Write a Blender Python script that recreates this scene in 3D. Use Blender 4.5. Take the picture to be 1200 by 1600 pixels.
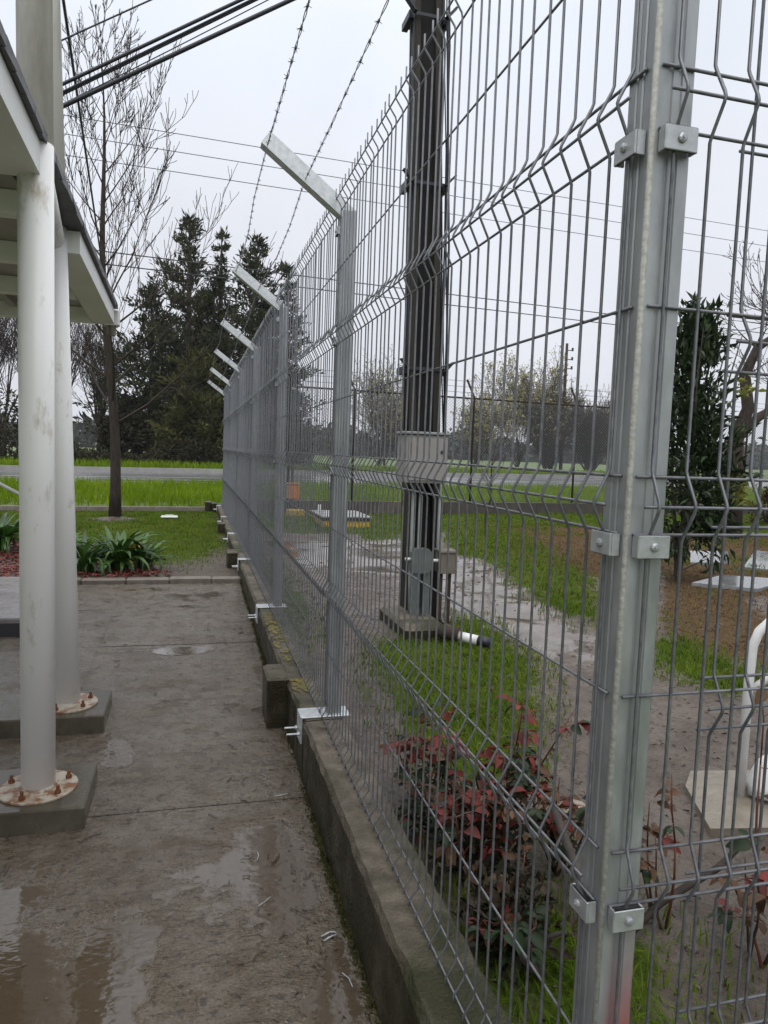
import bpy, math, random
import numpy as np
from mathutils import Vector, Matrix

for o in list(bpy.data.objects): bpy.data.objects.remove(o, do_unlink=True)
S = bpy.context.scene
C = S.collection
rad = math.radians

# ------------------------------------------------------------------ camera
CAM_F, CAM_YAW, CAM_PITCH, CAM_ROLL = 1117.56, 0.263564, 0.083580, 0.036101
cam_d = bpy.data.cameras.new('camera'); cam = bpy.data.objects.new('camera', cam_d); C.objects.link(cam)
_f = Vector((math.sin(CAM_YAW)*math.cos(CAM_PITCH), math.cos(CAM_YAW)*math.cos(CAM_PITCH), -math.sin(CAM_PITCH)))
_r = Vector((math.cos(CAM_YAW), -math.sin(CAM_YAW), 0)); _u = _r.cross(_f)
_c, _s = math.cos(CAM_ROLL), math.sin(CAM_ROLL)
_r2 = _c*_r + _s*_u; _u2 = -_s*_r + _c*_u
cam.matrix_world = Matrix(((_r2.x, _u2.x, -_f.x, 0), (_r2.y, _u2.y, -_f.y, 0), (_r2.z, _u2.z, -_f.z, 1.46), (0, 0, 0, 1)))
cam_d.sensor_fit = 'VERTICAL'; cam_d.sensor_height = 24.0; cam_d.lens = CAM_F/1600*24.0
cam_d.clip_start = 0.02; cam_d.clip_end = 3000
S.camera = cam
S.render.resolution_x, S.render.resolution_y = 768, 1024

# ------------------------------------------------------------------ world, sun, exposure
W = bpy.data.worlds.new('World'); S.world = W; W.use_nodes = True
nt = W.node_tree; N = nt.nodes; Lk = nt.links
bg = N['Background']
sky = N.new('ShaderNodeTexSky'); sky.sky_type = 'NISHITA'; sky.sun_disc = False
SUN_EL, SUN_ROT = rad(55), rad(200)
sky.sun_elevation = SUN_EL; sky.sun_rotation = SUN_ROT; sky.dust_density = 6.0; sky.air_density = 1.5
hs = N.new('ShaderNodeHueSaturation'); hs.inputs['Saturation'].default_value = 0.25; hs.inputs['Value'].default_value = 0.055
Lk.new(sky.outputs[0], hs.inputs['Color'])
tc = N.new('ShaderNodeTexCoord'); sx = N.new('ShaderNodeSeparateXYZ'); Lk.new(tc.outputs['Generated'], sx.inputs[0])
rmp = N.new('ShaderNodeValToRGB'); Lk.new(sx.outputs['Z'], rmp.inputs[0])
el = rmp.color_ramp.elements
el[0].position = 0.0; el[0].color = (0.72, 0.74, 0.795, 1)
el[1].position = 1.0; el[1].color = (1.85, 1.88, 1.93, 1)
e = el.new(0.22); e.color = (0.79, 0.815, 0.885, 1)
e = el.new(0.5); e.color = (0.85, 0.90, 0.985, 1)
cl = N.new('ShaderNodeTexNoise'); cl.inputs['Scale'].default_value = 2.6; cl.inputs['Detail'].default_value = 4
Lk.new(tc.outputs['Generated'], cl.inputs['Vector'])
mr = N.new('ShaderNodeMapRange'); mr.inputs['From Min'].default_value = .3; mr.inputs['From Max'].default_value = .7
mr.inputs['To Min'].default_value = .92; mr.inputs['To Max'].default_value = 1.06; Lk.new(cl.outputs[0], mr.inputs['Value'])
mm = N.new('ShaderNodeVectorMath'); mm.operation = 'SCALE'; Lk.new(rmp.outputs[0], mm.inputs[0]); Lk.new(mr.outputs[0], mm.inputs['Scale'])
mx = N.new('ShaderNodeMix'); mx.data_type = 'RGBA'; mx.inputs['Factor'].default_value = 0.9
Lk.new(hs.outputs[0], mx.inputs['A']); Lk.new(mm.outputs[0], mx.inputs['B'])
Lk.new(mx.outputs['Result'], bg.inputs['Color']); bg.inputs['Strength'].default_value = 1.0

sun_d = bpy.data.lights.new('sun', 'SUN'); sun_d.energy = 1.2; sun_d.angle = rad(60); sun_d.color = (1.0, .97, .93)
sun = bpy.data.objects.new('sun', sun_d); C.objects.link(sun)
sun.rotation_euler = (rad(90)-SUN_EL, 0, math.pi-SUN_ROT)
S.view_settings.view_transform = 'Standard'; S.view_settings.look = 'None'
S.view_settings.exposure = 0.2; S.view_settings.gamma = 1.0
S.view_settings.use_curve_mapping = False
try: S.cycles.max_bounces = 5; S.cycles.diffuse_bounces = 3; S.cycles.glossy_bounces = 3; S.cycles.transmission_bounces = 3; S.cycles.volume_bounces = 0; S.cycles.transparent_max_bounces = 6
except Exception: pass

# ------------------------------------------------------------------ helpers: materials
def mat(name, c1, c2=None, scale=6.0, rough=.6, rough2=None, metal=0.0, bump=0.0, bscale=40.0, c3=None, s3=1.5, t3=(.55, .7),
        spec=.5, coords='pos', detail=6.0, stretch=None, rand=0.0, trans=0.0, rnd_hue=0.0):
    m = bpy.data.materials.new(name); m.use_nodes = True
    t = m.node_tree; n = t.nodes; l = t.links; b = n['Principled BSDF']
    b.inputs['Metallic'].default_value = metal; b.inputs['Roughness'].default_value = rough
    b.inputs['Specular IOR Level'].default_value = spec
    if coords == 'pos': src = n.new('ShaderNodeNewGeometry').outputs['Position']
    else: src = n.new('ShaderNodeTexCoord').outputs['Object']
    if stretch:
        mp = n.new('ShaderNodeMapping'); mp.inputs['Scale'].default_value = stretch; l.new(src, mp.inputs[0]); src = mp.outputs[0]
    col = None
    if c2 is None: b.inputs['Base Color'].default_value = (*c1, 1)
    else:
        nz = n.new('ShaderNodeTexNoise'); nz.inputs['Scale'].default_value = scale; nz.inputs['Detail'].default_value = detail
        nz.inputs['Roughness'].default_value = .62
        l.new(src, nz.inputs['Vector'])
        r = n.new('ShaderNodeMapRange'); r.inputs['From Min'].default_value = .32; r.inputs['From Max'].default_value = .68
        l.new(nz.outputs[0], r.inputs['Value'])
        mi = n.new('ShaderNodeMix'); mi.data_type = 'RGBA'; mi.inputs['A'].default_value = (*c1, 1); mi.inputs['B'].default_value = (*c2, 1)
        l.new(r.outputs[0], mi.inputs['Factor']); col = mi.outputs['Result']
        if rough2 is not None:
            r2 = n.new('ShaderNodeMapRange'); r2.inputs['From Min'].default_value = .35; r2.inputs['From Max'].default_value = .65
            r2.inputs['To Min'].default_value = rough; r2.inputs['To Max'].default_value = rough2
            l.new(nz.outputs[0], r2.inputs['Value']); l.new(r2.outputs[0], b.inputs['Roughness'])
        if c3 is not None:
            n3 = n.new('ShaderNodeTexNoise'); n3.inputs['Scale'].default_value = s3; n3.inputs['Detail'].default_value = 7
            n3.inputs['Roughness'].default_value = .65; l.new(src, n3.inputs['Vector'])
            q = n.new('ShaderNodeMapRange'); q.inputs['From Min'].default_value = t3[0]; q.inputs['From Max'].default_value = t3[1]
            l.new(n3.outputs[0], q.inputs['Value'])
            m3 = n.new('ShaderNodeMix'); m3.data_type = 'RGBA'; m3.inputs['B'].default_value = (*c3, 1)
            l.new(q.outputs[0], m3.inputs['Factor']); l.new(col, m3.inputs['A']); col = m3.outputs['Result']
        if rand:
            oi = n.new('ShaderNodeObjectInfo'); q = n.new('ShaderNodeMapRange')
            q.inputs['To Min'].default_value = 1-rand; q.inputs['To Max'].default_value = 1+rand; l.new(oi.outputs['Random'], q.inputs['Value'])
            h = n.new('ShaderNodeHueSaturation'); l.new(col, h.inputs['Color']); l.new(q.outputs[0], h.inputs['Value'])
            col = h.outputs[0]
        l.new(col, b.inputs['Base Color'])
    if bump:
        nb = n.new('ShaderNodeTexNoise'); nb.inputs['Scale'].default_value = bscale; nb.inputs['Detail'].default_value = 5
        l.new(src, nb.inputs['Vector'])
        bp = n.new('ShaderNodeBump'); bp.inputs['Strength'].default_value = bump; bp.inputs['Distance'].default_value = .01
        l.new(nb.outputs[0], bp.inputs['Height']); l.new(bp.outputs[0], b.inputs['Normal'])
    if trans:
        try: b.inputs['Transmission Weight'].default_value = 0
        except Exception: pass
        tr = n.new('ShaderNodeBsdfTranslucent'); ms = n.new('ShaderNodeMixShader'); ms.inputs[0].default_value = trans
        if col is not None: l.new(col, tr.inputs['Color'])
        else: tr.inputs['Color'].default_value = (*c1, 1)
        l.new(b.outputs[0], ms.inputs[1]); l.new(tr.outputs[0], ms.inputs[2]); l.new(ms.outputs[0], n['Material Output'].inputs['Surface'])
    return m

M = {}
M['galv'] = mat('galvanised_steel', (.25, .262, .275), (.37, .382, .395), scale=22, rough=.38, rough2=.55, metal=.55, bump=.05, bscale=90, c3=(.20, .21, .21), s3=5, t3=(.55, .8), stretch=(1, 1, .35))
M['galv_wire'] = mat('galvanised_wire', (.115, .12, .135), (.205, .21, .225), scale=60, rough=.32, rough2=.5, metal=.45, c3=(.14, .09, .06), s3=14, t3=(.68, .76))
M['galv_bright'] = mat('bright_zinc', (.45, .47, .49), (.62, .64, .65), scale=40, rough=.38, rough2=.5, metal=.5, bump=.06, bscale=60)
M['galv_clip'] = mat('clip_zinc', (.34, .355, .37), (.47, .485, .5), scale=45, rough=.35, rough2=.5, metal=.55, bump=.08, bscale=80)
M['galv_dull'] = mat('dull_zinc_seam', (.26, .26, .235), (.40, .40, .37), scale=120, rough=.7, metal=.2, bump=.25, bscale=160)
M['dark_hole'] = mat('dark_tube_end', (.03, .03, .035), rough=.6)
M['plinth'] = mat('wet_plinth_concrete', (.065, .053, .036), (.175, .150, .118), scale=9, rough=.25, rough2=.6, bump=.9, bscale=85, c3=(.035, .036, .016), s3=2.2, t3=(.45, .62))
def plinth_sides():  # side faces darkened: moss tint with their shade painted into the colour
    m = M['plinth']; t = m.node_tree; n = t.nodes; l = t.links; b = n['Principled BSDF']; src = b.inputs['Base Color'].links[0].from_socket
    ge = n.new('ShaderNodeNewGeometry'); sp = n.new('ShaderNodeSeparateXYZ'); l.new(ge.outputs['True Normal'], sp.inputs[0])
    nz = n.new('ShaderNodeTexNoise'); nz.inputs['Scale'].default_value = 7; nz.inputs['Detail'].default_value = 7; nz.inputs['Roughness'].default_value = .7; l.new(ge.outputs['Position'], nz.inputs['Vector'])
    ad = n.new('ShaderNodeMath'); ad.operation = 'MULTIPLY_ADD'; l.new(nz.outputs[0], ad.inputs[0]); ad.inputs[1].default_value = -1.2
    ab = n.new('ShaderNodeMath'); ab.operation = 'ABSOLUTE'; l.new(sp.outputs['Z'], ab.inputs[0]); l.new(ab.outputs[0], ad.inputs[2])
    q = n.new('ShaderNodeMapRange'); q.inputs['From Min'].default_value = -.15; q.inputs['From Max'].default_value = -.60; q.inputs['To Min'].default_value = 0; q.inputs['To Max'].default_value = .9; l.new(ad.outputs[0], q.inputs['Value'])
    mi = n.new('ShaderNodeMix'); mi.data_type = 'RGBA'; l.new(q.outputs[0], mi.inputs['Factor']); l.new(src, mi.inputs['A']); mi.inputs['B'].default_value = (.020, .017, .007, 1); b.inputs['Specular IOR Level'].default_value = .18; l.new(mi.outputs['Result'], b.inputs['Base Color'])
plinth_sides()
M['lichen'] = mat('yellow_lichen', (.17, .13, .022), (.085, .08, .03), scale=60, rough=.8, bump=.4, bscale=120)
M['white_paint'] = mat('white_column_paint', (.86, .855, .845), (.80, .79, .77), scale=2.2, rough=.32, rough2=.42, bump=.02, bscale=12, c3=(.48, .42, .33), s3=9, t3=(.585, .70), stretch=(1, 1, .4))
M['old_paint'] = mat('stained_upper_paint', (.80, .785, .74), (.70, .68, .61), scale=3.0, rough=.45, c3=(.30, .28, .20), s3=4, t3=(.55, .8), stretch=(1, 1, .2))
M['trim_white'] = mat('white_fascia_paint', (.78, .78, .76), (.70, .695, .67), scale=3, rough=.4, c3=(.3, .29, .25), s3=9, t3=(.66, .8))
M['soffit'] = mat('grey_soffit_board', (.42, .40, .37), (.32, .305, .28), scale=3, rough=.6)
M['roofing'] = mat('dark_roof_sheet', (.045, .043, .045), (.075, .07, .07), scale=8, rough=.45, bump=.2)
M['rust'] = mat('rust', (.20, .07, .02), (.10, .035, .015), scale=40, rough=.8, bump=.4, bscale=90)
M['flange'] = mat('rust_stained_white_flange', (.52, .49, .43), (.36, .30, .22), scale=9, rough=.4, c3=(.20, .085, .03), s3=16, t3=(.47, .60))
M['pad'] = mat('wet_pad_concrete', (.062, .053, .038), (.105, .092, .07), scale=6, rough=.12, rough2=.35, bump=.15, bscale=70, spec=.3)
M['platform'] = mat('wet_platform_paving', (.16, .145, .14), (.22, .20, .195), scale=4, rough=.12, rough2=.3, bump=.15, bscale=40)
M['kerb'] = mat('timber_like_kerb', (.13, .105, .085), (.20, .175, .15), scale=9, rough=.5, bump=.5, bscale=60)
M['mulch'] = mat('red_bark_mulch', (.13, .018, .014), (.24, .05, .04), scale=30, rough=.7, coords='pos', bump=.6, bscale=60)
M['soil'] = mat('wet_soil', (.055, .042, .03), (.09, .068, .048), scale=6, rough=.35, rough2=.7, bump=.6, bscale=30)
M['wall'] = mat('stained_low_wall', (.035, .03, .026), (.07, .057, .048), scale=4, rough=.6, bump=.4, c3=(.14, .10, .08), s3=1.2)
M['asphalt'] = mat('wet_asphalt', (.10, .10, .105), (.15, .15, .155), scale=1.2, rough=.16, rough2=.35, bump=.08, bscale=20, stretch=(.3, 1, 1))
M['line'] = mat('white_road_paint', (.6, .6, .58), (.45, .45, .44), scale=4, rough=.4)
M['kerbstone'] = mat('road_kerbstone', (.17, .165, .16), (.25, .245, .235), scale=2, rough=.6)
M['bark'] = mat('wet_dark_bark', (.024, .019, .016), (.055, .043, .034), scale=25, rough=.6, bump=.8, bscale=40, stretch=(1, 1, .25), spec=0.12)
M['bark2'] = mat('grey_bark', (.05, .043, .038), (.09, .078, .068), scale=18, rough=.7, bump=.6, bscale=30, spec=0.12)
M['twig'] = mat('twigs', (.045, .036, .032), (.08, .063, .055), scale=10, rough=.7, spec=0.12)
M['bud'] = mat('pale_buds', (.24, .22, .09), (.36, .33, .17), scale=10, rough=.7)
M['pine'] = mat('pine_needles', (.018, .026, .012), (.062, .066, .034), scale=.8, rough=.75, trans=.15, detail=3, spec=0.12)
M['pine_tip'] = mat('pine_shoot_tips', (.035, .045, .018), (.095, .092, .042), scale=.7, rough=.75, trans=.2, detail=4, spec=.12)
M['pine_olive'] = mat('olive_foliage', (.05, .055, .016), (.10, .10, .03), scale=1.5, rough=.75, trans=.2, detail=3, spec=0.12)
M['evergreen'] = mat('glossy_dark_leaves', (.012, .026, .010), (.035, .06, .018), scale=5, rough=0.42, trans=.12, detail=3, spec=0.3)
M['limeleaf'] = mat('yellow_green_leaves', (.16, .20, .03), (.26, .25, .04), scale=9, rough=.45, trans=.25)
M['hedge'] = mat('dark_undergrowth', (.016, .018, .010), (.05, .045, .025), scale=.9, rough=.8, detail=4, spec=0.12)
M['farwood'] = mat('distant_trees', (.045, .05, .04), (.085, .085, .07), scale=.12, rough=.9, detail=5, spec=0.12)
M['grass'] = mat('lawn_blades', (.045, .092, .006), (.125, .185, .016), scale=3.5, rough=.8, trans=.3, detail=6, spec=.05, c3=(.15, .13, .045), s3=9, t3=(.56, .72))
M['vgrass'] = mat('verge_blades', (.10, .175, .006), (.19, .27, .014), scale=.9, rough=0.8, trans=.4, detail=5, spec=0.05)
M['dgrass'] = mat('dry_blades', (.10, .062, .028), (.19, .125, .06), scale=3, rough=0.8, trans=.25, detail=5, spec=0.05)
M['strap'] = mat('strap_leaf', (.022, .065, .010), (.06, .13, .022), scale=6, rough=.3, trans=.2, rand=.45)
M['strap_yellow'] = mat('yellowed_strap_leaf', (.40, .25, .03), (.30, .22, .05), scale=6, rough=.4, trans=.2)
M['rose_red'] = mat('young_red_leaf', (.10, .018, .014), (.20, .042, .032), scale=9, rough=0.45, trans=.25, rand=.4, spec=0.25)
M['rose_brown'] = mat('bronze_leaf', (.065, .035, .018), (.11, .055, .022), scale=9, rough=0.45, trans=.2, rand=.4, spec=0.25)
M['rose_green'] = mat('green_rose_leaf', (.012, .026, .010), (.032, .052, .02), scale=9, rough=0.45, trans=.2, rand=.4, spec=0.25)
M['rose_dark'] = mat('dark_bronze_leaf', (.018, .018, .010), (.045, .028, .016), scale=9, rough=.5, spec=.2)
M['moss'] = mat('dark_moss', (.030, .034, .010), (.065, .060, .022), scale=9, rough=.8, spec=.1)
M['rose_stem'] = mat('rose_cane', (.045, .04, .02), (.09, .04, .025), scale=20, rough=.5)
M['rose_stem_red'] = mat('red_young_cane', (.09, .025, .015), (.13, .045, .025), scale=20, rough=.45)
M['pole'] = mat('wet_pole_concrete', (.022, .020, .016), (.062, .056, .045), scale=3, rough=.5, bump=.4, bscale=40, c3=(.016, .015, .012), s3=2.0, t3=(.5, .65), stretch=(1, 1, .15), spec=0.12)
M['pole_web'] = mat('pole_recess_shaded_concrete', (.010, .009, .009), (.022, .02, .019), scale=3, rough=.6, stretch=(1, 1, .15), spec=0.12)  # darker copy of the pole concrete, recess shade put into its colour
M['cable'] = mat('black_cable', (.012, .013, .022), rough=.45)
M['thin_cable'] = mat('grey_line_wire', (.06, .06, .07), rough=.5)
M['box_grey'] = mat('grey_painted_box', (.23, .215, .205), (.27, .255, .24), scale=3, rough=.4)
M['conduit'] = mat('grey_conduit', (.17, .18, .17), (.25, .26, .25), scale=8, rough=.5)
M['jbox'] = mat('green_grey_plastic', (.075, .09, .088), (.115, .13, .125), scale=10, rough=.4)
M['wood'] = mat('weathered_wood', (.10, .085, .065), (.19, .165, .13), scale=12, rough=.7, bump=.4, stretch=(1, 1, .2))
M['wood_dark'] = mat('dark_pole_wood', (.035, .026, .02), (.06, .046, .036), scale=8, rough=.8, stretch=(1, 1, .1), spec=0.12)
M['pvc'] = mat('white_pvc', (.70, .70, .70), (.6, .6, .59), scale=8, rough=.3)
M['orange'] = mat('orange_plastic', (.55, .19, .02), (.45, .15, .025), scale=8, rough=.45)
M['yellow'] = mat('chipped_yellow_paint', (.50, .33, .02), (.38, .25, .03), scale=7, rough=.5, c3=(.12, .09, .05), s3=9, t3=(.55, .65))
M['lid'] = mat('pale_concrete_lid', (.20, .20, .205), (.30, .30, .31), scale=4, rough=.2, rough2=.4)
M['wetslab'] = mat('wet_stepping_slab', (.17, .18, .185), (.24, .25, .255), scale=5, rough=.04, rough2=.14)
M['slabR'] = mat('sandy_concrete', (.165, .14, .108), (.24, .21, .165), scale=9, rough=.3, bump=.3)
M['brick'] = mat('red_brown_wall', (.13, .035, .025), (.18, .06, .045), scale=8, rough=.8, bump=.3)
M['housewall'] = mat('grey_far_wall', (.22, .22, .21), (.28, .28, .27), scale=.8, rough=.8)
M['farroof'] = mat('pale_far_roof', (.62, .63, .64), (.5, .51, .52), scale=.6, rough=.5)
M['field'] = mat('green_field', (.075, .115, .035), (.12, .17, .05), scale=.05, rough=.9, c3=(.13, .12, .07), s3=.03)
M['stone'] = mat('pale_wet_stone', (.22, .17, .13), (.30, .24, .19), scale=20, rough=.5, bump=.3)
M['pinkglove'] = mat('debris', (.07, .05, .035), (.13, .10, .07), scale=40, rough=.5)

# wet walkway concrete: puddles come from the "wet" vertex attribute
def walkway_mat():
    m = bpy.data.materials.new('wet_walkway_concrete'); m.use_nodes = True
    t = m.node_tree; n = t.nodes; l = t.links; b = n['Principled BSDF']
    pos = n.new('ShaderNodeNewGeometry').outputs['Position']
    def noise(s, d=6, r=.6, st=None):
        v = pos
        if st:
            mp = n.new('ShaderNodeMapping'); mp.inputs['Scale'].default_value = st; l.new(pos, mp.inputs[0]); v = mp.outputs[0]
        z = n.new('ShaderNodeTexNoise'); z.inputs['Scale'].default_value = s; z.inputs['Detail'].default_value = d; z.inputs['Roughness'].default_value = r
        l.new(v, z.inputs['Vector']); return z.outputs[0]
    def rng(v, a, b_, c=0., d=1.):
        q = n.new('ShaderNodeMapRange'); q.interpolation_type = 'SMOOTHSTEP'
        for k, x in (('From Min', a), ('From Max', b_), ('To Min', c), ('To Max', d)): q.inputs[k].default_value = x
        l.new(v, q.inputs['Value']); return q.outputs[0]
    def mix(f, a, b_):
        q = n.new('ShaderNodeMix'); q.data_type = 'RGBA'; l.new(f, q.inputs['Factor'])
        for k, x in (('A', a), ('B', b_)):
            if isinstance(x, tuple): q.inputs[k].default_value = (*x, 1)
            else: l.new(x, q.inputs[k])
        return q.outputs['Result']
    def math_(op, a, b_):
        q = n.new('ShaderNodeMath'); q.operation = op
        for i, x in enumerate((a, b_)):
            if isinstance(x, (int, float)): q.inputs[i].default_value = x
            else: l.new(x, q.inputs[i])
        return q.outputs[0]
    at = n.new('ShaderNodeAttribute'); at.attribute_name = 'wet'
    wet = math_('ADD', at.outputs['Fac'], math_('MULTIPLY', math_('SUBTRACT', noise(3.2, 7, .65), .5), 1.5))
    pud = rng(wet, .40, .58)
    big = rng(noise(1.5, 6, .6), .38, .60); mid = rng(noise(9, 7, .7), .35, .65); fine = rng(noise(70, 4, .7), .3, .7)
    c = mix(big, (.152, .118, .079), (.092, .058, .028))
    c = mix(math_('MULTIPLY', mid, .6), c, (.225, .185, .140))
    c = mix(math_('MULTIPLY', fine, .45), c, (.085, .075, .062))
    blot = rng(noise(2.3, 8, .7), .60, .70); c = mix(math_('MULTIPLY', blot, .75), c, (.065, .040, .024))
    pit = rng(noise(30, 3, .55, (1, 1.4, 1)), .58, .64); c = mix(math_('MULTIPLY', pit, .8), c, (.040, .031, .023))
    pit2 = rng(noise(85, 3, .6), .57, .64); c = mix(math_('MULTIPLY', pit2, .7), c, (.045, .036, .027))
    spk = rng(noise(110, 2, .6), .62, .70); c = mix(math_('MULTIPLY', spk, .6), c, (.32, .275, .22))
    scum = rng(noise(4.5, 8, .75, (.7, 2.0, 1)), .54, .66); c = mix(math_('MULTIPLY', scum, .6), c, (.085, .062, .045))
    c = mix(math_('MULTIPLY', pud, .85), c, (.078, .055, .034))
    l.new(c, b.inputs['Base Color'])
    ro = math_('ADD', .13, math_('MULTIPLY', mid, .30))
    ro = math_('ADD', math_('MULTIPLY', ro, math_('SUBTRACT', 1, pud)), math_('MULTIPLY', pud, .05)); l.new(ro, b.inputs['Roughness'])
    h = math_('ADD', math_('MULTIPLY', noise(140, 3), .5), math_('ADD', noise(38, 5, .7), math_('MULTIPLY', noise(9, 4, .6, (1, 2.2, 1)), 1.6)))
    h2 = noise(26, 2, .4, (1, 1.6, 1))
    bp = n.new('ShaderNodeBump'); bp.inputs['Distance'].default_value = .012
    l.new(rng(pud, 0, 1, 1.0, .10), bp.inputs['Strength'])
    hm = n.new('ShaderNodeMix'); hm.data_type = 'FLOAT'; l.new(pud, hm.inputs['Factor']); l.new(h, hm.inputs['A']); l.new(h2, hm.inputs['B'])
    l.new(hm.outputs['Result'], bp.inputs['Height']); l.new(bp.outputs[0], b.inputs['Normal'])
    b.inputs['Specular IOR Level'].default_value = .4
    # thin film of rain water
    b.inputs['Coat IOR'].default_value = 1.33; b.inputs['Coat Roughness'].default_value = .045
    film = rng(noise(3.0, 6, .65, (1, 1.5, 1)), .34, .54, .35, 1.)
    l.new(math_('MAXIMUM', film, pud), b.inputs['Coat Weight'])
    b2 = n.new('ShaderNodeBump'); b2.inputs['Distance'].default_value = .012; l.new(rng(pud, 0, 1, .6, .045), b2.inputs['Strength'])
    l.new(hm.outputs['Result'], b2.inputs['Height']); l.new(b2.outputs[0], b.inputs['Coat Normal'])
    return m
M['walk'] = walkway_mat()

# yard ground: mud, grass soil, dry thatch and water from the vertex attribute "zone" (r grass, g dry, b water)
def yard_mat(name, mud1, mud2):
    m = bpy.data.materials.new(name); m.use_nodes = True
    t = m.node_tree; n = t.nodes; l = t.links; b = n['Principled BSDF']
    pos = n.new('ShaderNodeNewGeometry').outputs['Position']
    def noise(s, d=6, r=.65):
        z = n.new('ShaderNodeTexNoise'); z.inputs['Scale'].default_value = s; z.inputs['Detail'].default_value = d; z.inputs['Roughness'].default_value = r
        l.new(pos, z.inputs['Vector']); return z.outputs[0]
    def rng(v, a, b_, c=0., d=1.):
        q = n.new('ShaderNodeMapRange'); q.interpolation_type = 'SMOOTHSTEP'
        for k, x in (('From Min', a), ('From Max', b_), ('To Min', c), ('To Max', d)): q.inputs[k].default_value = x
        l.new(v, q.inputs['Value']); return q.outputs[0]
    def mix(f, a, b_):
        q = n.new('ShaderNodeMix'); q.data_type = 'RGBA'; l.new(f, q.inputs['Factor'])
        for k, x in (('A', a), ('B', b_)):
            if isinstance(x, tuple): q.inputs[k].default_value = (*x, 1)
            else: l.new(x, q.inputs[k])
        return q.outputs['Result']
    def math_(op, a, b_):
        q = n.new('ShaderNodeMath'); q.operation = op
        for i, x in enumerate((a, b_)):
            if isinstance(x, (int, float)): q.inputs[i].default_value = x
            else: l.new(x, q.inputs[i])
        return q.outputs[0]
    at = n.new('ShaderNodeAttribute'); at.attribute_name = 'zone'
    sp = n.new('ShaderNodeSeparateColor'); l.new(at.outputs['Color'], sp.inputs[0])
    nz = math_('MULTIPLY', math_('SUBTRACT', noise(6, 8), .5), 1.3)
    g = rng(math_('ADD', sp.outputs[0], nz), .35, .65); d = rng(math_('ADD', sp.outputs[1], nz), .35, .65)
    w = rng(math_('ADD', sp.outputs[2], math_('MULTIPLY', math_('SUBTRACT', noise(2.6, 8, .7), .5), 2.2)), .42, .56)
    c = mix(rng(noise(3, 8), .35, .65), mud1, mud2)
    c = mix(math_('MULTIPLY', rng(noise(34, 5, .7), .45, .7), .55), c, (.045, .033, .025))
    c = mix(d, c, mix(noise(25, 6), (.070, .045, .024), (.125, .082, .045)))
    c = mix(g, c, mix(noise(18, 6), (.035, .06, .008), (.085, .12, .015)))
    l.new(c, b.inputs['Base Color'])
    ro = math_('ADD', .28, math_('MULTIPLY', rng(noise(9, 6), .35, .65), .35))
    veg = math_('MAXIMUM', g, d); ro = math_('ADD', ro, math_('MULTIPLY', veg, .4))
    l.new(rng(veg, 0, 1, .45, .06), b.inputs['Specular IOR Level'])
    ro = math_('ADD', math_('MULTIPLY', ro, math_('SUBTRACT', 1, w)), math_('MULTIPLY', w, .04)); l.new(ro, b.inputs['Roughness'])
    h = math_('ADD', noise(30, 6, .7), math_('MULTIPLY', noise(8, 5), 1.8))
    bp = n.new('ShaderNodeBump'); bp.inputs['Distance'].default_value = .03; l.new(rng(w, 0, 1, .9, .02), bp.inputs['Strength'])
    l.new(h, bp.inputs['Height']); l.new(bp.outputs[0], b.inputs['Normal'])
    return m
M['yard'] = yard_mat('wet_mud_yard', (.085, .062, .046), (.155, .124, .10))
M['lawn'] = yard_mat('worn_lawn_soil', (.075, .058, .04), (.11, .085, .06))

# corner post: galvanised with red spray paint low on the face towards the yard gate
def corner_mat():
    m = M['galv'].copy(); m.name = 'galvanised_post_with_red_spray'
    t = m.node_tree; n = t.nodes; l = t.links; b = n['Principled BSDF']
    src = b.inputs['Base Color'].links[0].from_socket
    ge = n.new('ShaderNodeNewGeometry'); s1 = n.new('ShaderNodeSeparateXYZ'); l.new(ge.outputs['Position'], s1.inputs[0])
    s2 = n.new('ShaderNodeSeparateXYZ'); l.new(ge.outputs['True Normal'], s2.inputs[0])
    q = n.new('ShaderNodeMapRange'); q.interpolation_type = 'SMOOTHSTEP'; q.inputs['From Min'].default_value = .79; q.inputs['From Max'].default_value = .50; l.new(s1.outputs['Z'], q.inputs['Value'])
    q2 = n.new('ShaderNodeMapRange'); q2.inputs['From Min'].default_value = -.4; q2.inputs['From Max'].default_value = -.8; l.new(s2.outputs['Y'], q2.inputs['Value'])
    q3 = n.new('ShaderNodeMapRange'); q3.interpolation_type = 'SMOOTHSTEP'; q3.inputs['From Min'].default_value = .606; q3.inputs['From Max'].default_value = .630; l.new(s1.outputs['X'], q3.inputs['Value'])
    a = n.new('ShaderNodeMath'); a.operation = 'MULTIPLY'; l.new(q.outputs[0], a.inputs[0]); l.new(q2.outputs[0], a.inputs[1])
    a2 = n.new('ShaderNodeMath'); a2.operation = 'MULTIPLY'; l.new(a.outputs[0], a2.inputs[0]); l.new(q3.outputs[0], a2.inputs[1])
    mi = n.new('ShaderNodeMix'); mi.data_type = 'RGBA'; l.new(a2.outputs[0], mi.inputs['Factor']); l.new(src, mi.inputs['A']); mi.inputs['B'].default_value = (.30, .045, .038, 1)
    l.new(mi.outputs['Result'], b.inputs['Base Color'])
    iv = n.new('ShaderNodeMath'); iv.operation = 'MULTIPLY_ADD'; l.new(a2.outputs[0], iv.inputs[0]); iv.inputs[1].default_value = -.55; iv.inputs[2].default_value = .55
    l.new(iv.outputs[0], b.inputs['Metallic'])
    return m
M['corner'] = corner_mat()

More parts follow.
